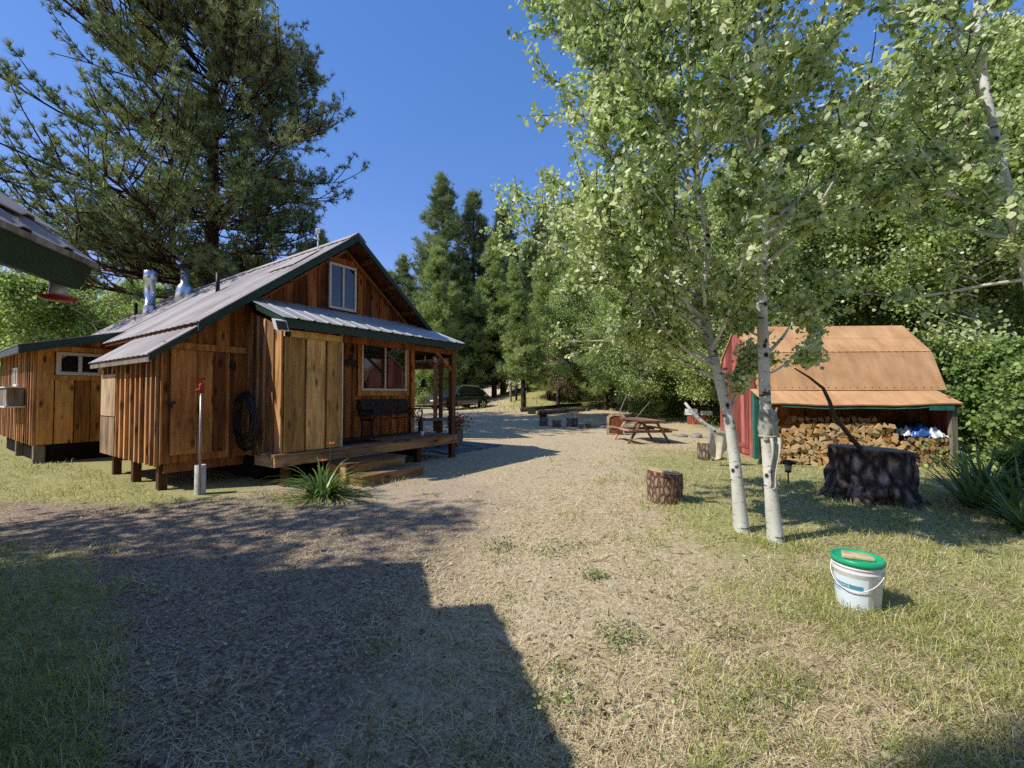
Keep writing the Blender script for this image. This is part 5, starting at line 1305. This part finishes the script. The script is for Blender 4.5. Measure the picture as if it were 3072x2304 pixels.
near_aspen('aspen_tree', 'straight white aspen trunk, right one of the close pair, with a sack tied on it',
    [(2.79, 4.53, -.1, 0.091), (2.735, 4.53, .57, 0.059), (2.70, 4.53, 1.17, 0.057), (2.68, 4.53, 2.0, 0.054), (2.67, 4.53, 2.79, 0.049), (2.70, 4.53, 3.38, 0.043), (2.65, 4.53, 4.27, 0.039), (2.64, 4.55, 5.0, 0.034), (2.68, 4.55, 5.74, 0.028), (2.7, 4.6, 7., 0.016), (2.7, 4.6, 8.2, 0.006)],
    42, 2.75, 7.7, lambda f: 1.35+.75*math.sin(math.pi*min(1, f*1.1+.15))-.6*f, all_bias, 36000, .056, 22,
    extra=[((2.69, 4.53, 3.1), (-.22, .0, 1.), 3.6, .034), ((2.69, 4.53, 1.95), (.8, .2, .75), 1.0, .018), ((2.68, 4.5, 1.75), (.9, -.2, .35), .75, .012), ((2.66, 4.53, 3.4), (-.7, -.65, .35), 1.7, .02), ((2.66, 4.53, 3.0), (-.6, -.75, .15), 1.4, .018), ((2.66, 4.53, 4.2), (.8, -.6, .3), 1.5, .02), ((2.68, 4.53, 2.15), (-.75, .4, .55), .8, .013), ((2.68, 4.53, 2.4), (.9, .3, .4), 1.1, .014)])
near_aspen('aspen_tree', 'shaded aspen at the right edge with leaning grey trunk and dark near leaves',
    [(5.75, 4.3, -.1, 0.081), (5.45, 4.25, 1.5, 0.056), (5.05, 4.2, 3.07, 0.046), (4.8, 4.2, 4.3, 0.037), (4.7, 4.2, 5.2, 0.030), (4.55, 4.1, 7., 0.007)],
    34, 2.7, 6.6, lambda f: 1.35-.3*f, lambda rs, f: math.pi+rs.normal()*1.4, 9000, .062, 23,
    extra=[((5.0, 4.2, 3.3), (-1, .1, .35), 1.9, .022), ((5.15, 4.2, 2.7), (-1, .5, -.05), 1.6, .018), ((4.8, 4.2, 4.3), (-1, -.1, 0.787), 1.7, .02)])
# sack tied round the trunk, with a loose tail
sk_ = thing('hanging_sack', 'grey sack tied round the right aspen trunk with a pale tail hanging down', 'sack', (2.70, 4.53, 1.38))
mb = MB(); n = 30; lev = 12; vs = []
for i in range(lev+1):
    f = i/lev
    for k in range(n):
        a = 2*math.pi*k/n
        r = .074+.012*math.sin(math.pi*min(1, f*1.05))+.010*math.sin(4*a+f*5)*f+.006*math.sin(9*a-f*7); vs.append((r*math.cos(a)+.012, r*math.sin(a)-.006, -f*.30+.012*math.sin(3*a)))
mb.add(vs, [(i*n+k, i*n+(k+1) % n, (i+1)*n+(k+1) % n, (i+1)*n+k) for i in range(lev) for k in range(n)], .5)
mb.build('wrap', M['sack_dark'], sk_, True, recalc=False)
n = 16; u = np.linspace(0, 1, n); Ug, Vg = np.meshgrid(u, u)
X = -.02+Ug*.13*(1-.35*Vg)+.012*np.sin(Vg*6); Yc = -.085-.028*np.sin(Ug*9+Vg*2)+.02*Ug; Z = -.28-Vg*(.46+.08*np.sin(Ug*4))
idx = np.arange(n*n).reshape(n, n); F = np.stack([idx[:-1, :-1], idx[:-1, 1:], idx[1:, 1:], idx[1:, :-1]], -1).reshape(-1, 4)
np_mesh('tail', np.stack([X, Yc, Z], -1), F, None, M['sack'], sk_, True)
MB().tube([(.080*math.cos(a)+.01, .080*math.sin(a)-.005, -.27) for a in np.linspace(0, 6.283, 20)], .007, 5, False, .5).build('rope', M['burlap'], sk_, True)
o = MB().tube([(5.06, 6.2, .76), (4.86, 6.2, 1.0), (4.68, 6.2, 1.24), (4.62, 6.2, 1.45), (4.53, 6.2, 1.64), (4.33, 6.2, 1.80), (4.12, 6.2, 1.93)], [.034, .032, .03, .026, .022, .016, .01], 8, True, .5, .1).build('leaning_branch', M['twig'], None, True)
tag(o, 'crooked dark branch arching from the big stump in front of the shed roof', 'branch')

# ------------------------------------------------------------------ conifers
pine('ponderosa_pine', 'huge ponderosa pine rising behind the cabin roof at the left', 21.5, 5.2, 6.9, 240, 150, 15, .25, .030, M['needle'], M['bark_pine'], (-12.3, 17.3, 0), trunk_r=.36, dead=46, up=.5, sub=14, gap=.12, lobes=.5, asym=.15, tw_l=(.20, .42),
     prof=lambda f: min(1, .72+f*2)*(1-f)**.50+.03)
tA = pine('conifer', 'tall dark blue-green conifer, highest of the group right of the gable', 23., 2., 4.4, 270, 48, 9, .46, .05, M['needle_far'], M['bark_dark'], (-6.9, 42., gz(-6.9, 42)), trunk_r=.3, up=.55, sub=7, gap=.05)
tB = pine('conifer', 'tall dark conifer with pointed top just right of the highest one', 22., 1.6, 4.0, 250, 46, 9, .46, .05, M['needle_far'], M['bark_dark'], (-4.0, 44., gz(-4., 44)), trunk_r=.28, up=.45, sub=7, gap=.08)
tE = pine('young_pine', 'broad light green pine just right of the cabin gable', 11.6, .7, 2.9, 210, 44, 10, .32, .036, M['needle_light'], M['bark_dark'], (-6.4, 36.5, gz(-6.4, 36.5)), trunk_r=.17, up=.6, sub=5)
tE.scale = (1.30, 1.30, 1.2)
tF = pine('young_pine', 'slim young pine with bare lower trunk standing on the grass bank', 10.2, 1.75, 1.75, 170, 34, 10, .28, .034, M['needle_light'], M['bark_dark'], (.77, 28.4, gz(.77, 28.4)), trunk_r=.19, up=.5, sub=4, lean=(-.75, 0),
          prof=lambda f: (1-f)**.7*(.8+.2*math.sin(f*9)))
def con(src, x, y, sc, rz, label, group=None):
    k = 1.12 if src is tE else 1.38
    return dup(src, (x, y, gz(x, y)-.1), rz, (sc*k, sc*k, sc) if not isinstance(sc, tuple) else sc, label, group)
tA.scale = (1.3, 1.3, 1); tB.scale = (1.25, 1.25, 1)
con(tB, -.95, 46, .93, 1.1, 'dark conifer half hidden by the left edge of the aspen leaves')
con(tA, -12.4, 48., .74, 2., 'distant conifer with twin tops close to the gable slope')
con(tB, -14.0, 49., .70, .4, 'distant conifer peeking over the gable, left of the twin tops')
con(tE, 2.9, 34., 1.05, 2.2, 'dense pine behind the slim young pine, with hanging grey dead twigs')
con(tA, 1.6, 41., .62, .7, 'dark mid-height conifer behind the slim young pine')
con(tE, -1.6, 39., 1.3, .9, 'shaded pine filling the gap behind the parked car')
con(tB, -4.6, 40., .6, 2.9, 'dark low conifer behind the parked car roof')
con(tE, -12.5, 40., 1.15, 1.7, 'light green pine seen past the porch posts')
FG = 'conifers in the woodland behind the yard'
for i, (x, y, sc, k) in enumerate(((6.4, 29, .95, 2), (8.4, 33.6, .78, 0), (8.8, 30.5, 1.1, 2), (10.4, 32.2, .7, 0), (5., 38, 1.5, 2), (11.9, 28.3, 1.2, 2), (13., 36, .9, 1), (8, 44, .95, 0), (16, 33, 1.5, 2), (3.5, 48, .9, 0), (19.5, 30, .85, 0), (28, 38, 1., 0), (14.5, 44, 1., 1), (22, 44, 1., 0))):
    con((tA, tB, tE)[k], x, y, sc, i*1.3, 'dark conifer trunk and crown in the shaded wood behind the picnic table', FG)
for i in range(34):
    x = -62+i*4.3+rng.uniform(-1.5, 1.5); y = rng.uniform(54, 70)
    con((tA, tB)[i % 2], x, y, rng.uniform(.62, .95)*(.8 if -22 < x < -2 else 1), i*.9, 'far conifer in the tree line closing the view', 'far tree line conifers')
# dead hanging twigs under the dense pine
def dead_tree(label, x, y, H, rad, n, bark):
    t = thing('dead_tree', label, 'tree', (x, y, gz(x, y))); mb = MB(); mb.tube([(0, 0, -.1), (.1, 0, H*.5), (0, .1, H)], [.16, .11, .02], 8, False, .5); mb.build('trunk', bark, t, True)
    mb = MB()
    for i in range(n):
        z = rng.uniform(.25, 1.)*H; az = rng.uniform(0, 6.283); L = rad*rng.uniform(.5, 1.)
        pts = bez((0, 0, z), (math.cos(az), math.sin(az), .1), L, -1.0, 5); mb.tube(pts, [.022, .018, .014, .01, .008, .006], 4, False, .5)
        for s_ in range(8):
            q = pts[rng.integers(1, 6)]; a2 = rng.uniform(0, 6.28); mb.tube(bez(q, (math.cos(a2)*.4, math.sin(a2)*.4, -1.), rng.uniform(.4, 1.1), -.5, 3), [.012, .010, .008, .006], 3, False, .5)
    mb.build('branches', M['dead_twig'], t, recalc=False); return t
dead_tree('grey-brown dead tree of hanging twigs right of the slim young pine', 3.4, 31.5, 5.6, 1.7, 46, M['bark_dark'])
dead_tree('brown dead tree with bare hanging twigs behind the picnic table', 7.5, 27.0, 6.2, 1.9, 40, M['bark_dark'])
dead_tree('leafless twiggy tree in the deep shade right of the picnic table', 10.3, 25.0, 4.5, 1.6, 34, M['bark_dark'])
# off to the left, upstream of the sun: trees whose shade streaks the yard
con(tB, -10.0, -2.7, (.40, .40, .64), 1.9, 'slim pine behind the neighbouring cabin')

for i, (x, y, sc) in enumerate(((4., -12., 1.4), (-3., -14., 1.4), (11., -15., 1.5))):  # unseen pines added to block sky light and deepen the yard shadows
    dup(tE, (x, y, 0), i*1.1, (sc*1.25, sc*1.25, sc), 'unseen wide pine added behind the camera to block sky light', 'unseen pines added behind the camera')
dup(tE, (-10.9, .8, 0), .7, .82, 'unseen dense pine added left of the neighbouring cabin to shade the yard')  # added out of view to carry the yard shadow further left
# ------------------------------------------------------------------ broadleaf woodland
bA = broadleaf('aspen_tree', 'slender aspen with sunlit leaves at the edge of the wood, right of the shed', 11.5, 1.6, 2.6, 80, 95, .105, M['leaf_bg'], M['aspen'], (16.2, 14.0, gz(16, 14)), trunk_r=.10)
bB = broadleaf('aspen_tree', 'white-stemmed aspen whose bare trunk shows past the shed roof end', 10.0, 2.6, 2.2, 70, 95, .10, M['leaf_bg'], M['aspen'], (13.6, 12.3, gz(13.6, 12.3)), trunk_r=.085)
bC = broadleaf('broadleaf_shrub', 'tall yellow-green shrub behind the annex at the left', 6.4, .6, 2.7, 80, 95, .12, M['leaf_bg'], M['twig'], (-21.5, 19.0, 0), trunk_r=.05, stems=4, cat='shrub')
BL_DONE = 0
def bl(src, x, y, sc, rz, label, group=None): return dup(src, (x, y, gz(x, y)-.05), rz, sc, label, group)
broadleaf('aspen_tree', 'sparse aspen left of the yard outside the view', 10.5, 3.5, 2.5, 46, 30, .13, M['leaf_bg'], M['aspen'], (-10.3, 2.3, 0), trunk_r=.09)
WG = 'aspens in the woodland behind the shed'
for i, (x, y, sc, k) in enumerate(((8.3, 17., .95, 1), (9.3, 15.6, .9, 0), (11.2, 16.5, 1.0, 1), (13.2, 17.5, 1.05, 0), (15.6, 17.2, 1.1, 1), (18., 17., 1.1, 0), (20.8, 18.2, 1.15, 1), (15.2, 21.5, 1.2, 0), (18.7, 22.5, 1.25, 1), (23., 22., 1.25, 0), (27., 24., 1.3, 1), (11.2, 22.5, 1.05, 0), (21.5, 27., 1.4, 0), (26.5, 29., 1.4, 1), (31.5, 28., 1.45, 0), (13.2, 25.5, 1.1, 1), (17.5, 27.5, 1.3, 0), (18.6, 14.6, .95, 1), (22.8, 16.2, 1., 0), (12.5, 19.8, 1.15, 0), (16.5, 24.5, 1.35, 1), (20.3, 24.8, 1.4, 0), (24.5, 25.5, 1.5, 1), (29, 26, 1.45, 0))):
    bl((bA, bB)[k], x, y, sc, i*1.7, 'slim pale-barked aspen with light leaves in the wood behind the shed', WG)
SG = 'young aspens in the gap behind the picnic table'
for i, (x, y, sc) in enumerate(((6.6, 21.5, .85), (5.2, 24.5, .8), (8.6, 19.5, .8), (4.2, 30., .95), (7.8, 26., 1.05), (10.2, 19., .95), (6.2, 33., 1.1), (9.6, 29., 1.2))):
    bl((bA, bB)[i % 2], x, y, sc, i*1.9+.4, 'young pale-leaved aspen in the gap behind the picnic table', SG)
LG = 'shrubs in the thicket left of the cabin'
for i, (x, y, sc) in enumerate(((-25, 21, 1.05), (-18.2, 22, .95), (-28.5, 19.5, .95), (-22, 25.5, 1.15), (-15, 26, .95), (-30, 26, 1.2), (-26, 30, 1.3), (-12, 31, 1.0), (-19, 31, 1.2))):
    bl(bC, x, y, sc, i*1.1, 'yellow-green leafy shrub in the thicket behind the annex roof', LG)
for i, (x, y, sc, lb) in enumerate(((-7.4, 36., .62, 'bright low shrub beyond the drive seen under the open shelter'), (-10.2, 37, .7, 'sunlit shrub beyond the drive, left of the one seen under the shelter'), (4.6, 33.5, .38, 'small sunny shrub on top of the grassy bank'), (6.9, 23.5, .40, 'low leafy shrub behind the picnic table'))):
    bl(bC, x, y, sc, i*2.1, lb)
# shrubs and strap-leaved plants at the right edge
bS = broadleaf('leafy_shrub', 'bushy green shrub right of the wood stack post', 2.1, .2, .85, 36, 85, .072, M['leaf_shrub'], M['twig'], (9.9, 8.2, -.05), trunk_r=.02, stems=5, cat='shrub')
bT = broadleaf('aspen_tree', 'tall aspen with a long bare white stem at the right edge of the wood', 12.5, 5.2, 2.3, 72, 90, .11, M['leaf_bg'], M['aspen'], (14.6, 12.6, gz(14.6, 12.6)), trunk_r=.095)
TG = 'bare-stemmed aspens at the right edge of the wood'
for i, (x, y, sc) in enumerate(((15.6, 13.3, 1.0), (13.4, 13.8, .95), (17.2, 14.4, 1.1), (12.4, 14.9, .95), (16.4, 16.0, 1.05), (14.3, 15.8, 1.0), (18.8, 15.8, 1.1))):
    bl(bT, x, y, sc, i*1.3, 'tall aspen with bare white stem among the woodland right of the shed', TG)
UG = 'undergrowth shrubs along the wood edge'
for i, (x, y, sc) in enumerate(((9.0, 7.0, .7), (11.2, 9.2, 1.15), (12.6, 10.6, 1.35), (14.6, 11.0, 1.5), (10.9, 12.5, 1.3), (12.2, 13.5, 1.4), (7.4, 5.35, .5), (10.0, 6.9, .95), (16.5, 12.2, 1.6), (11.6, 19.0, 1.3), (13.6, 20.5, 1.4), (9.2, 24., 1.2), (7.4, 22.0, .9), (10.6, 20.8, 1.2), (12.2, 8.3, 1.2), (6.55, 4.65, .42), (7.3, 5.9, .42))):
    bl(bS, x, y, sc, i*1.4, 'leafy green shrub in the undergrowth right of the wood store', UG)
def strap_plant(name, label, cat, loc, n, L, wid, spread, mat, group=None, droop=1.0, seed=1):
    rs = np.random.default_rng(seed); t = thing(name, label, cat, loc, 0, group); V = []; F = []; T = []
    for i in range(n):
        az = rs.uniform(0, 6.283); l = L*rs.uniform(.6, 1.1); r = rs.uniform(0, .09*spread); p = np.array((r*math.cos(az+1), r*math.sin(az+1), 0.))
        el = rs.uniform(.75, 1.5)-.35*spread; d = np.array((math.cos(az)*math.cos(el), math.sin(az)*math.cos(el), math.sin(el))); side = np.array((-math.sin(az), math.cos(az), 0))
        b = len(V); k = 6; tn = rs.uniform(.1, .9)
        for j in range(k+1):
            w_ = wid*(1-(j/k)**2.2)*.5+.0008; V += [tuple(p-side*w_), tuple(p+side*w_)]
            d = d+np.array((0, 0, -.24*droop*(j+1)/k*1.6)); d /= np.linalg.norm(d); p = p+d*l/k
        for j in range(k): F.append((b+2*j, b+2*j+1, b+2*j+3, b+2*j+2)); T.append(tn+.1*j/k)
    np_mesh('leaves', V, F, np.clip(T, 0, 1), mat, t); return t
dl_ = strap_plant('daylily', 'arching green daylily clump with orange flowers beside the porch steps', 'plant', (-2.86, 6.50, 0), 180, .95, .028, 1.3, M['blade'], None, 1.0, 3)
for (x, y, h_) in ((.05, .12, .78), (-.06, .1, .52)):
    MB().tube([(0, .05, .05), (x*.7, y, h_*.6), (x, y, h_)], .005, 5, True, .5).build('flower_stalk', M['blade'], dl_)
    P = [];
    mb = MB()
    for k in range(6):
        a = k*1.047; d = Vector((math.cos(a), math.sin(a), .35)); s_ = Vector((-math.sin(a), math.cos(a), 0))
        mb.add([Vector((x, y, h_)), Vector((x, y, h_))+d*.04+s_*.014, Vector((x, y, h_))+d*.08, Vector((x, y, h_))+d*.04-s_*.014], [(0, 1, 2, 3)], .5)
    mb.build('flower', M['flower_orange'], dl_)
IG = 'iris clumps along the right edge'
for i, (x, y, L) in enumerate(((6.35, 5.9, .75), (6.75, 5.6, .8), (7.0, 6.3, .85), (6.15, 5.25, .6), (6.7, 4.95, .6), (7.6, 6.0, .9), (5.75, 4.75, .42))):
    strap_plant('iris_clump', 'upright dark green iris clump at the right edge beside the big stump', 'plant', (x, y, 0), 64, L*1.25, .04, .8, M['blade'], IG, .35, 30+i)
for i, (x, y, L, lb) in enumerate(((3.25, 20.4, .6, 'bright green strap-leaved clump right of the stone urn'), (3.85, 20.2, .62, 'bright green strap-leaved clump left of the arched frame'), (4.5, 20.6, .75, 'blue-green iris clump behind the picnic table'), (6.3, 16.3, .55, 'yellow-green clump right of the picnic table, nearer the table'), (6.9, 16.0, .5, 'yellow-green clump right of the picnic table, nearer the cloth'))):
    strap_plant('flower_bed_clump', lb, 'plant', (x, y, gz(x, y)), 150, L*1.5, .045, 4.2, M['grass_green'] if i != 2 else M['blade'], None, .6, 50+i)
# hillside and wood-edge ground cover: low leafy masses, nobody could count them
P = []
for _ in range(5200):
    x, y = rng.uniform(9.0, 22), rng.uniform(6.5, 22)
    if y > 7+.35*(x-9)+.0 or x > 10.5: P.append((x, y, gz(x, y)+abs(rng.normal())*.28))
P = np.array(P); C = np.repeat(P, 5, 0)+rng.normal(size=(len(P)*5, 3))*np.array((.14, .14, .07))
V, F = leaf_arrays(C, .085*rng.uniform(.6, 1.2, len(C))); o = np_mesh('undergrowth', V, F, rng.uniform(.1, .95, len(C)), M['leaf_shrub']); tag(o, 'low leafy undergrowth covering the ground at the wood edge', 'undergrowth', None, 'stuff')
# ------------------------------------------------------------------ grass, straw, weeds, gravel
def scatter(n, ymin, ymax, p=1.6):
    """points thinning with distance from the yard's near edge"""
    u = rng.uniform(0, 1, n); a = 1-p
    Y = (ymin**a+u*(ymax**a-ymin**a))**(1/a); X = rng.uniform(-1, 1, n)*(1.32*Y+.8)
    return X, Y
HC, HS = math.cos(HA), math.sin(HA)
def blocked(X, Y):
    dx, dy = X-P0.x, Y-P0.y; u = dx*HC+dy*HS; v = -dx*HS+dy*HC
    a = (u > -1.3) & (u < 4.2) & (v > -.02) & (v < 13); b = (u > -1.9) & (u < .2) & (v > 6.9) & (v < 12.2); c = (u > -.1) & (u < 2.2) & (v > -1.1) & (v < .1); d = (u > 4.1) & (u < 7.2) & (v > .3) & (v < 4.3)
    sx, sy = X-S0.x, Y-S0.y; e = (sx > -.1) & (sx < 4.2) & (sy > -.75) & (sy < 2.)
    return a | b | c | d | e
def blades(name, n, ymin, ymax, dens, L, wid, flat, mat, lab, cat, p=1.6, tone=(.1, .9), curve=.5):
    X, Y = scatter(n, ymin, ymax, p)
    pn = np.array([noise.noise(Vector((x*1.1, y*1.1, 2.)))*.6+noise.noise(Vector((x*3.7, y*3.7, 5.)))*.5 for x, y in zip(X, Y)])
    keep = (rng.uniform(0, 1, n) < np.clip(dens(X, Y)+pn*1.15*(dens(X, Y) > .02), 0, 1)) & ~blocked(X, Y)
    X, Y, pn = X[keep], Y[keep], pn[keep]; m_ = len(X); Z = G(X, Y)+.004
    l = L*rng.uniform(.45, 1.2, m_); az = rng.uniform(0, 2*np.pi, m_); el = np.clip(rng.normal(flat, .28, m_), .03, 1.5)
    sc = np.clip(Y/4., .8, 3.5); w_ = wid*sc*.5
    d = np.stack([np.cos(az)*np.cos(el), np.sin(az)*np.cos(el), np.sin(el)], -1); s = np.stack([-np.sin(az), np.cos(az), np.zeros(m_)], -1)*w_[:, None]
    b = np.stack([X, Y, Z], -1); mid = b+d*l[:, None]*.55; d2 = d+np.stack([np.cos(az)*curve, np.sin(az)*curve, np.full(m_, -curve*.6)], -1); d2 /= np.linalg.norm(d2, axis=1, keepdims=True)
    tip = mid+d2*l[:, None]*.5; tip[:, 2] = np.maximum(tip[:, 2], Z+.002)
    V = np.stack([b-s, b+s, mid+s*.8, mid-s*.8, tip], 1).reshape(-1, 3)
    i = np.arange(m_)*5; F3 = np.concatenate([np.stack([i, i+1, i+2], -1), np.stack([i, i+2, i+3], -1), np.stack([i+3, i+2, i+4], -1)])
    tn = np.clip(rng.uniform(*tone, m_)+pn*.25, 0, 1)
    o = np_mesh(name, V, F3, np.concatenate([tn, tn, tn]), mat); tag(o, lab, cat, None, 'stuff'); return o
BASES = [(2.59, 4.83), (2.77, 4.53), (2.545, 3.12), (2.4, 3.05), (2.7, 3.1), (5.0, 5.8), (4.6, 6.2), (5.6, 5.95), (2.2, 6.1), (4.75, 7.36), (-4.8, 6.55), (-4.3, 6.6), (-3.4, 6.3), (-2.9, 6.2), (-5.4, 7.3), (-6.0, 7.6), (4.7, 10.3), (1.5, 19.8), (2.8, 19.4), (-2.0, 7.5)]
def patch(X, Y):
    n_ = np.array([noise.noise(Vector((x*.75+3, y*.75, 9.)))+.5*noise.noise(Vector((x*2.3, y*2.3, 4.))) for x, y in zip(X, Y)])
    return .55*ss(.22, .55, n_)*ss(.5, 1.5, X)*ss(13, 9, Y)+.22*ss(.3, .6, n_)*ss(.2, .9, X)
def base_boost(X, Y):
    b = np.zeros_like(X)
    for (x, y) in BASES: b = np.maximum(b, np.exp(-((X-x)**2+(Y-y)**2)/.11))
    return b
gr = lambda X, Y: np.clip(zones(X, Y)[0]+1.6*base_boost(X, Y), 0, 2)
stw = lambda X, Y: np.clip(zones(X, Y)[2]*.85+zones(X, Y)[0]*.45+.05-zones(X, Y)[1]*.02, 0, 1)
blades('dry_grass', 190000, 1.2, 26, stw, .10, .0048, .20, M['grass_dry'], 'short dry straw-coloured grass lying over the yard', 'grass', 1.75)
blades('green_grass', 200000, 1.2, 14, lambda X, Y: gr(X, Y)*.55+patch(X, Y), .115, .0052, .80, M['grass_green'], 'yellow-green grass growing on the right and left of the yard', 'grass', 1.6)
blades('bank_grass', 26000, 18, 46, lambda X, Y: np.clip(ss(27, 30, Y)*ss(-7, -1, X)+ss(19, 17, Y)*0, 0, 1)*.9, .34, .012, 1.0, M['grass_green'], 'longer yellow grass on the bank beyond the logs', 'grass', 1.2, (.3, 1.))
# weeds: small rosettes
X, Y = scatter(1500, 1.6, 13, 1.35)
wd = np.clip(.22*ss(-1.5, .2, X)*ss(3.2, 1.6, X-.12*Y)+.35*ss(-2.4, -3.6, X)*ss(5.6, 6.6, Y)+.10, 0, 1); k_ = (rng.uniform(0, 1, 1500) < wd) & ~blocked(X, Y); X, Y = X[k_], Y[k_]
C = []
for x, y in zip(X, Y):
    m_ = rng.integers(14, 60); r = rng.uniform(.03, .10); C.append(np.stack([x+rng.normal(size=m_)*r, y+rng.normal(size=m_)*r, gz(x, y)+np.abs(rng.normal(size=m_))*r*.55+.01], -1))
C = np.concatenate(C); V, F = leaf_arrays(C, .013*rng.uniform(.6, 1.5, len(C))); o = np_mesh('weeds', V, F, rng.uniform(0, 1, len(C)), M['weed']); tag(o, 'small green weeds dotted over the bare ground', 'weeds', None, 'stuff')
for i, (x, y, r, lb) in enumerate(((.71, 2.72, .10, 'spreading dark weed rosette in the sunny straw, in front of the shadow edge'), (.26, 2.12, .13, 'bushy weed tuft at the edge of the cabin shadow near the bottom'), (.38, 4.2, .14, 'pale weed patch in the middle of the yard, nearest the log round'), (.68, 3.62, .07, 'little weed between the pale patch and the dark rosette'), (-.12, 4.3, .10, 'low weed clump just right of the shadow corner'))):
    t_ = thing('weed_plant', lb, 'weed', (x, y, 0)); m_ = 190; C = np.stack([rng.normal(size=m_)*r, rng.normal(size=m_)*r*.8, np.abs(rng.normal(size=m_))*r*.6+.01], -1)
    V, F = leaf_arrays(C, .018*rng.uniform(.6, 1.4, m_)); np_mesh('leaves', V, F, rng.uniform(0, .8, m_), M['weed'], t_)
# fallen leaves and twigs lying on the yard
X, Y = scatter(2600, 1.3, 14, 1.7); k_ = ~blocked(X, Y); X, Y = X[k_], Y[k_]; C = np.stack([X, Y, G(X, Y)+.018], -1)
V, F = leaf_arrays(C, .034*rng.uniform(.5, 1.2, len(C)), bias=np.array((0, 0, 1.)), amt=.62); o = np_mesh('fallen_leaves', V, F, rng.uniform(0, 1, len(C)), M['litter']); tag(o, 'small dry fallen leaves scattered on the yard', 'leaves', None, 'stuff')
tb = MB(); X, Y = scatter(420, 1.3, 12, 1.6)
for x, y in zip(X, Y):
    if blocked(np.array([x]), np.array([y]))[0]: continue
    a = rng.uniform(0, 6.28); l = rng.uniform(.06, .30); z = gz(x, y)+.012
    tb.tube([(x, y, z), (x+.5*l*math.cos(a), y+.5*l*math.sin(a), z+.008), (x+l*math.cos(a+.25), y+l*math.sin(a+.25), z)], [.0035, .003, .0015], 4, False, float(rng.uniform()))
o = tb.build('fallen_twigs', M['dead_twig'], None, recalc=False); tag(o, 'thin dry twigs lying on the yard', 'twigs', None, 'stuff')
# pebbles
X, Y = scatter(26000, 1.3, 9, 1.9); k_ = (rng.uniform(0, 1, len(X)) < np.clip(zones(X, Y)[1]+.10, 0, 1)) & ~blocked(X, Y); X, Y = X[k_], Y[k_]; n = len(X)
oc = np.array([(1, 0, 0), (0, 1, 0), (-1, 0, 0), (0, -1, 0), (0, 0, .7), (0, 0, -.7)]); of = np.array([(0, 1, 4), (1, 2, 4), (2, 3, 4), (3, 0, 4), (1, 0, 5), (2, 1, 5), (3, 2, 5), (0, 3, 5)])
sz = .0042+.0075*rng.uniform(0, 1, n)**3; a = rng.uniform(0, 6.283, n); ca, sa = np.cos(a), np.sin(a)
L_ = oc[None]*sz[:, None, None]*rng.uniform(.6, 1.3, (n, 6, 1)); V = np.stack([X[:, None]+L_[..., 0]*ca[:, None]-L_[..., 1]*sa[:, None], Y[:, None]+L_[..., 0]*sa[:, None]+L_[..., 1]*ca[:, None], (G(X, Y)+.004)[:, None]+L_[..., 2]], -1).reshape(-1, 3)
F = (of[None]+(np.arange(n)*6)[:, None, None]).reshape(-1, 3)
o = np_mesh('gravel', V, F, np.repeat(rng.uniform(0, 1, n), 8), M['pebble']); tag(o, 'loose grey gravel scattered over the yard', 'gravel', None, 'stuff')
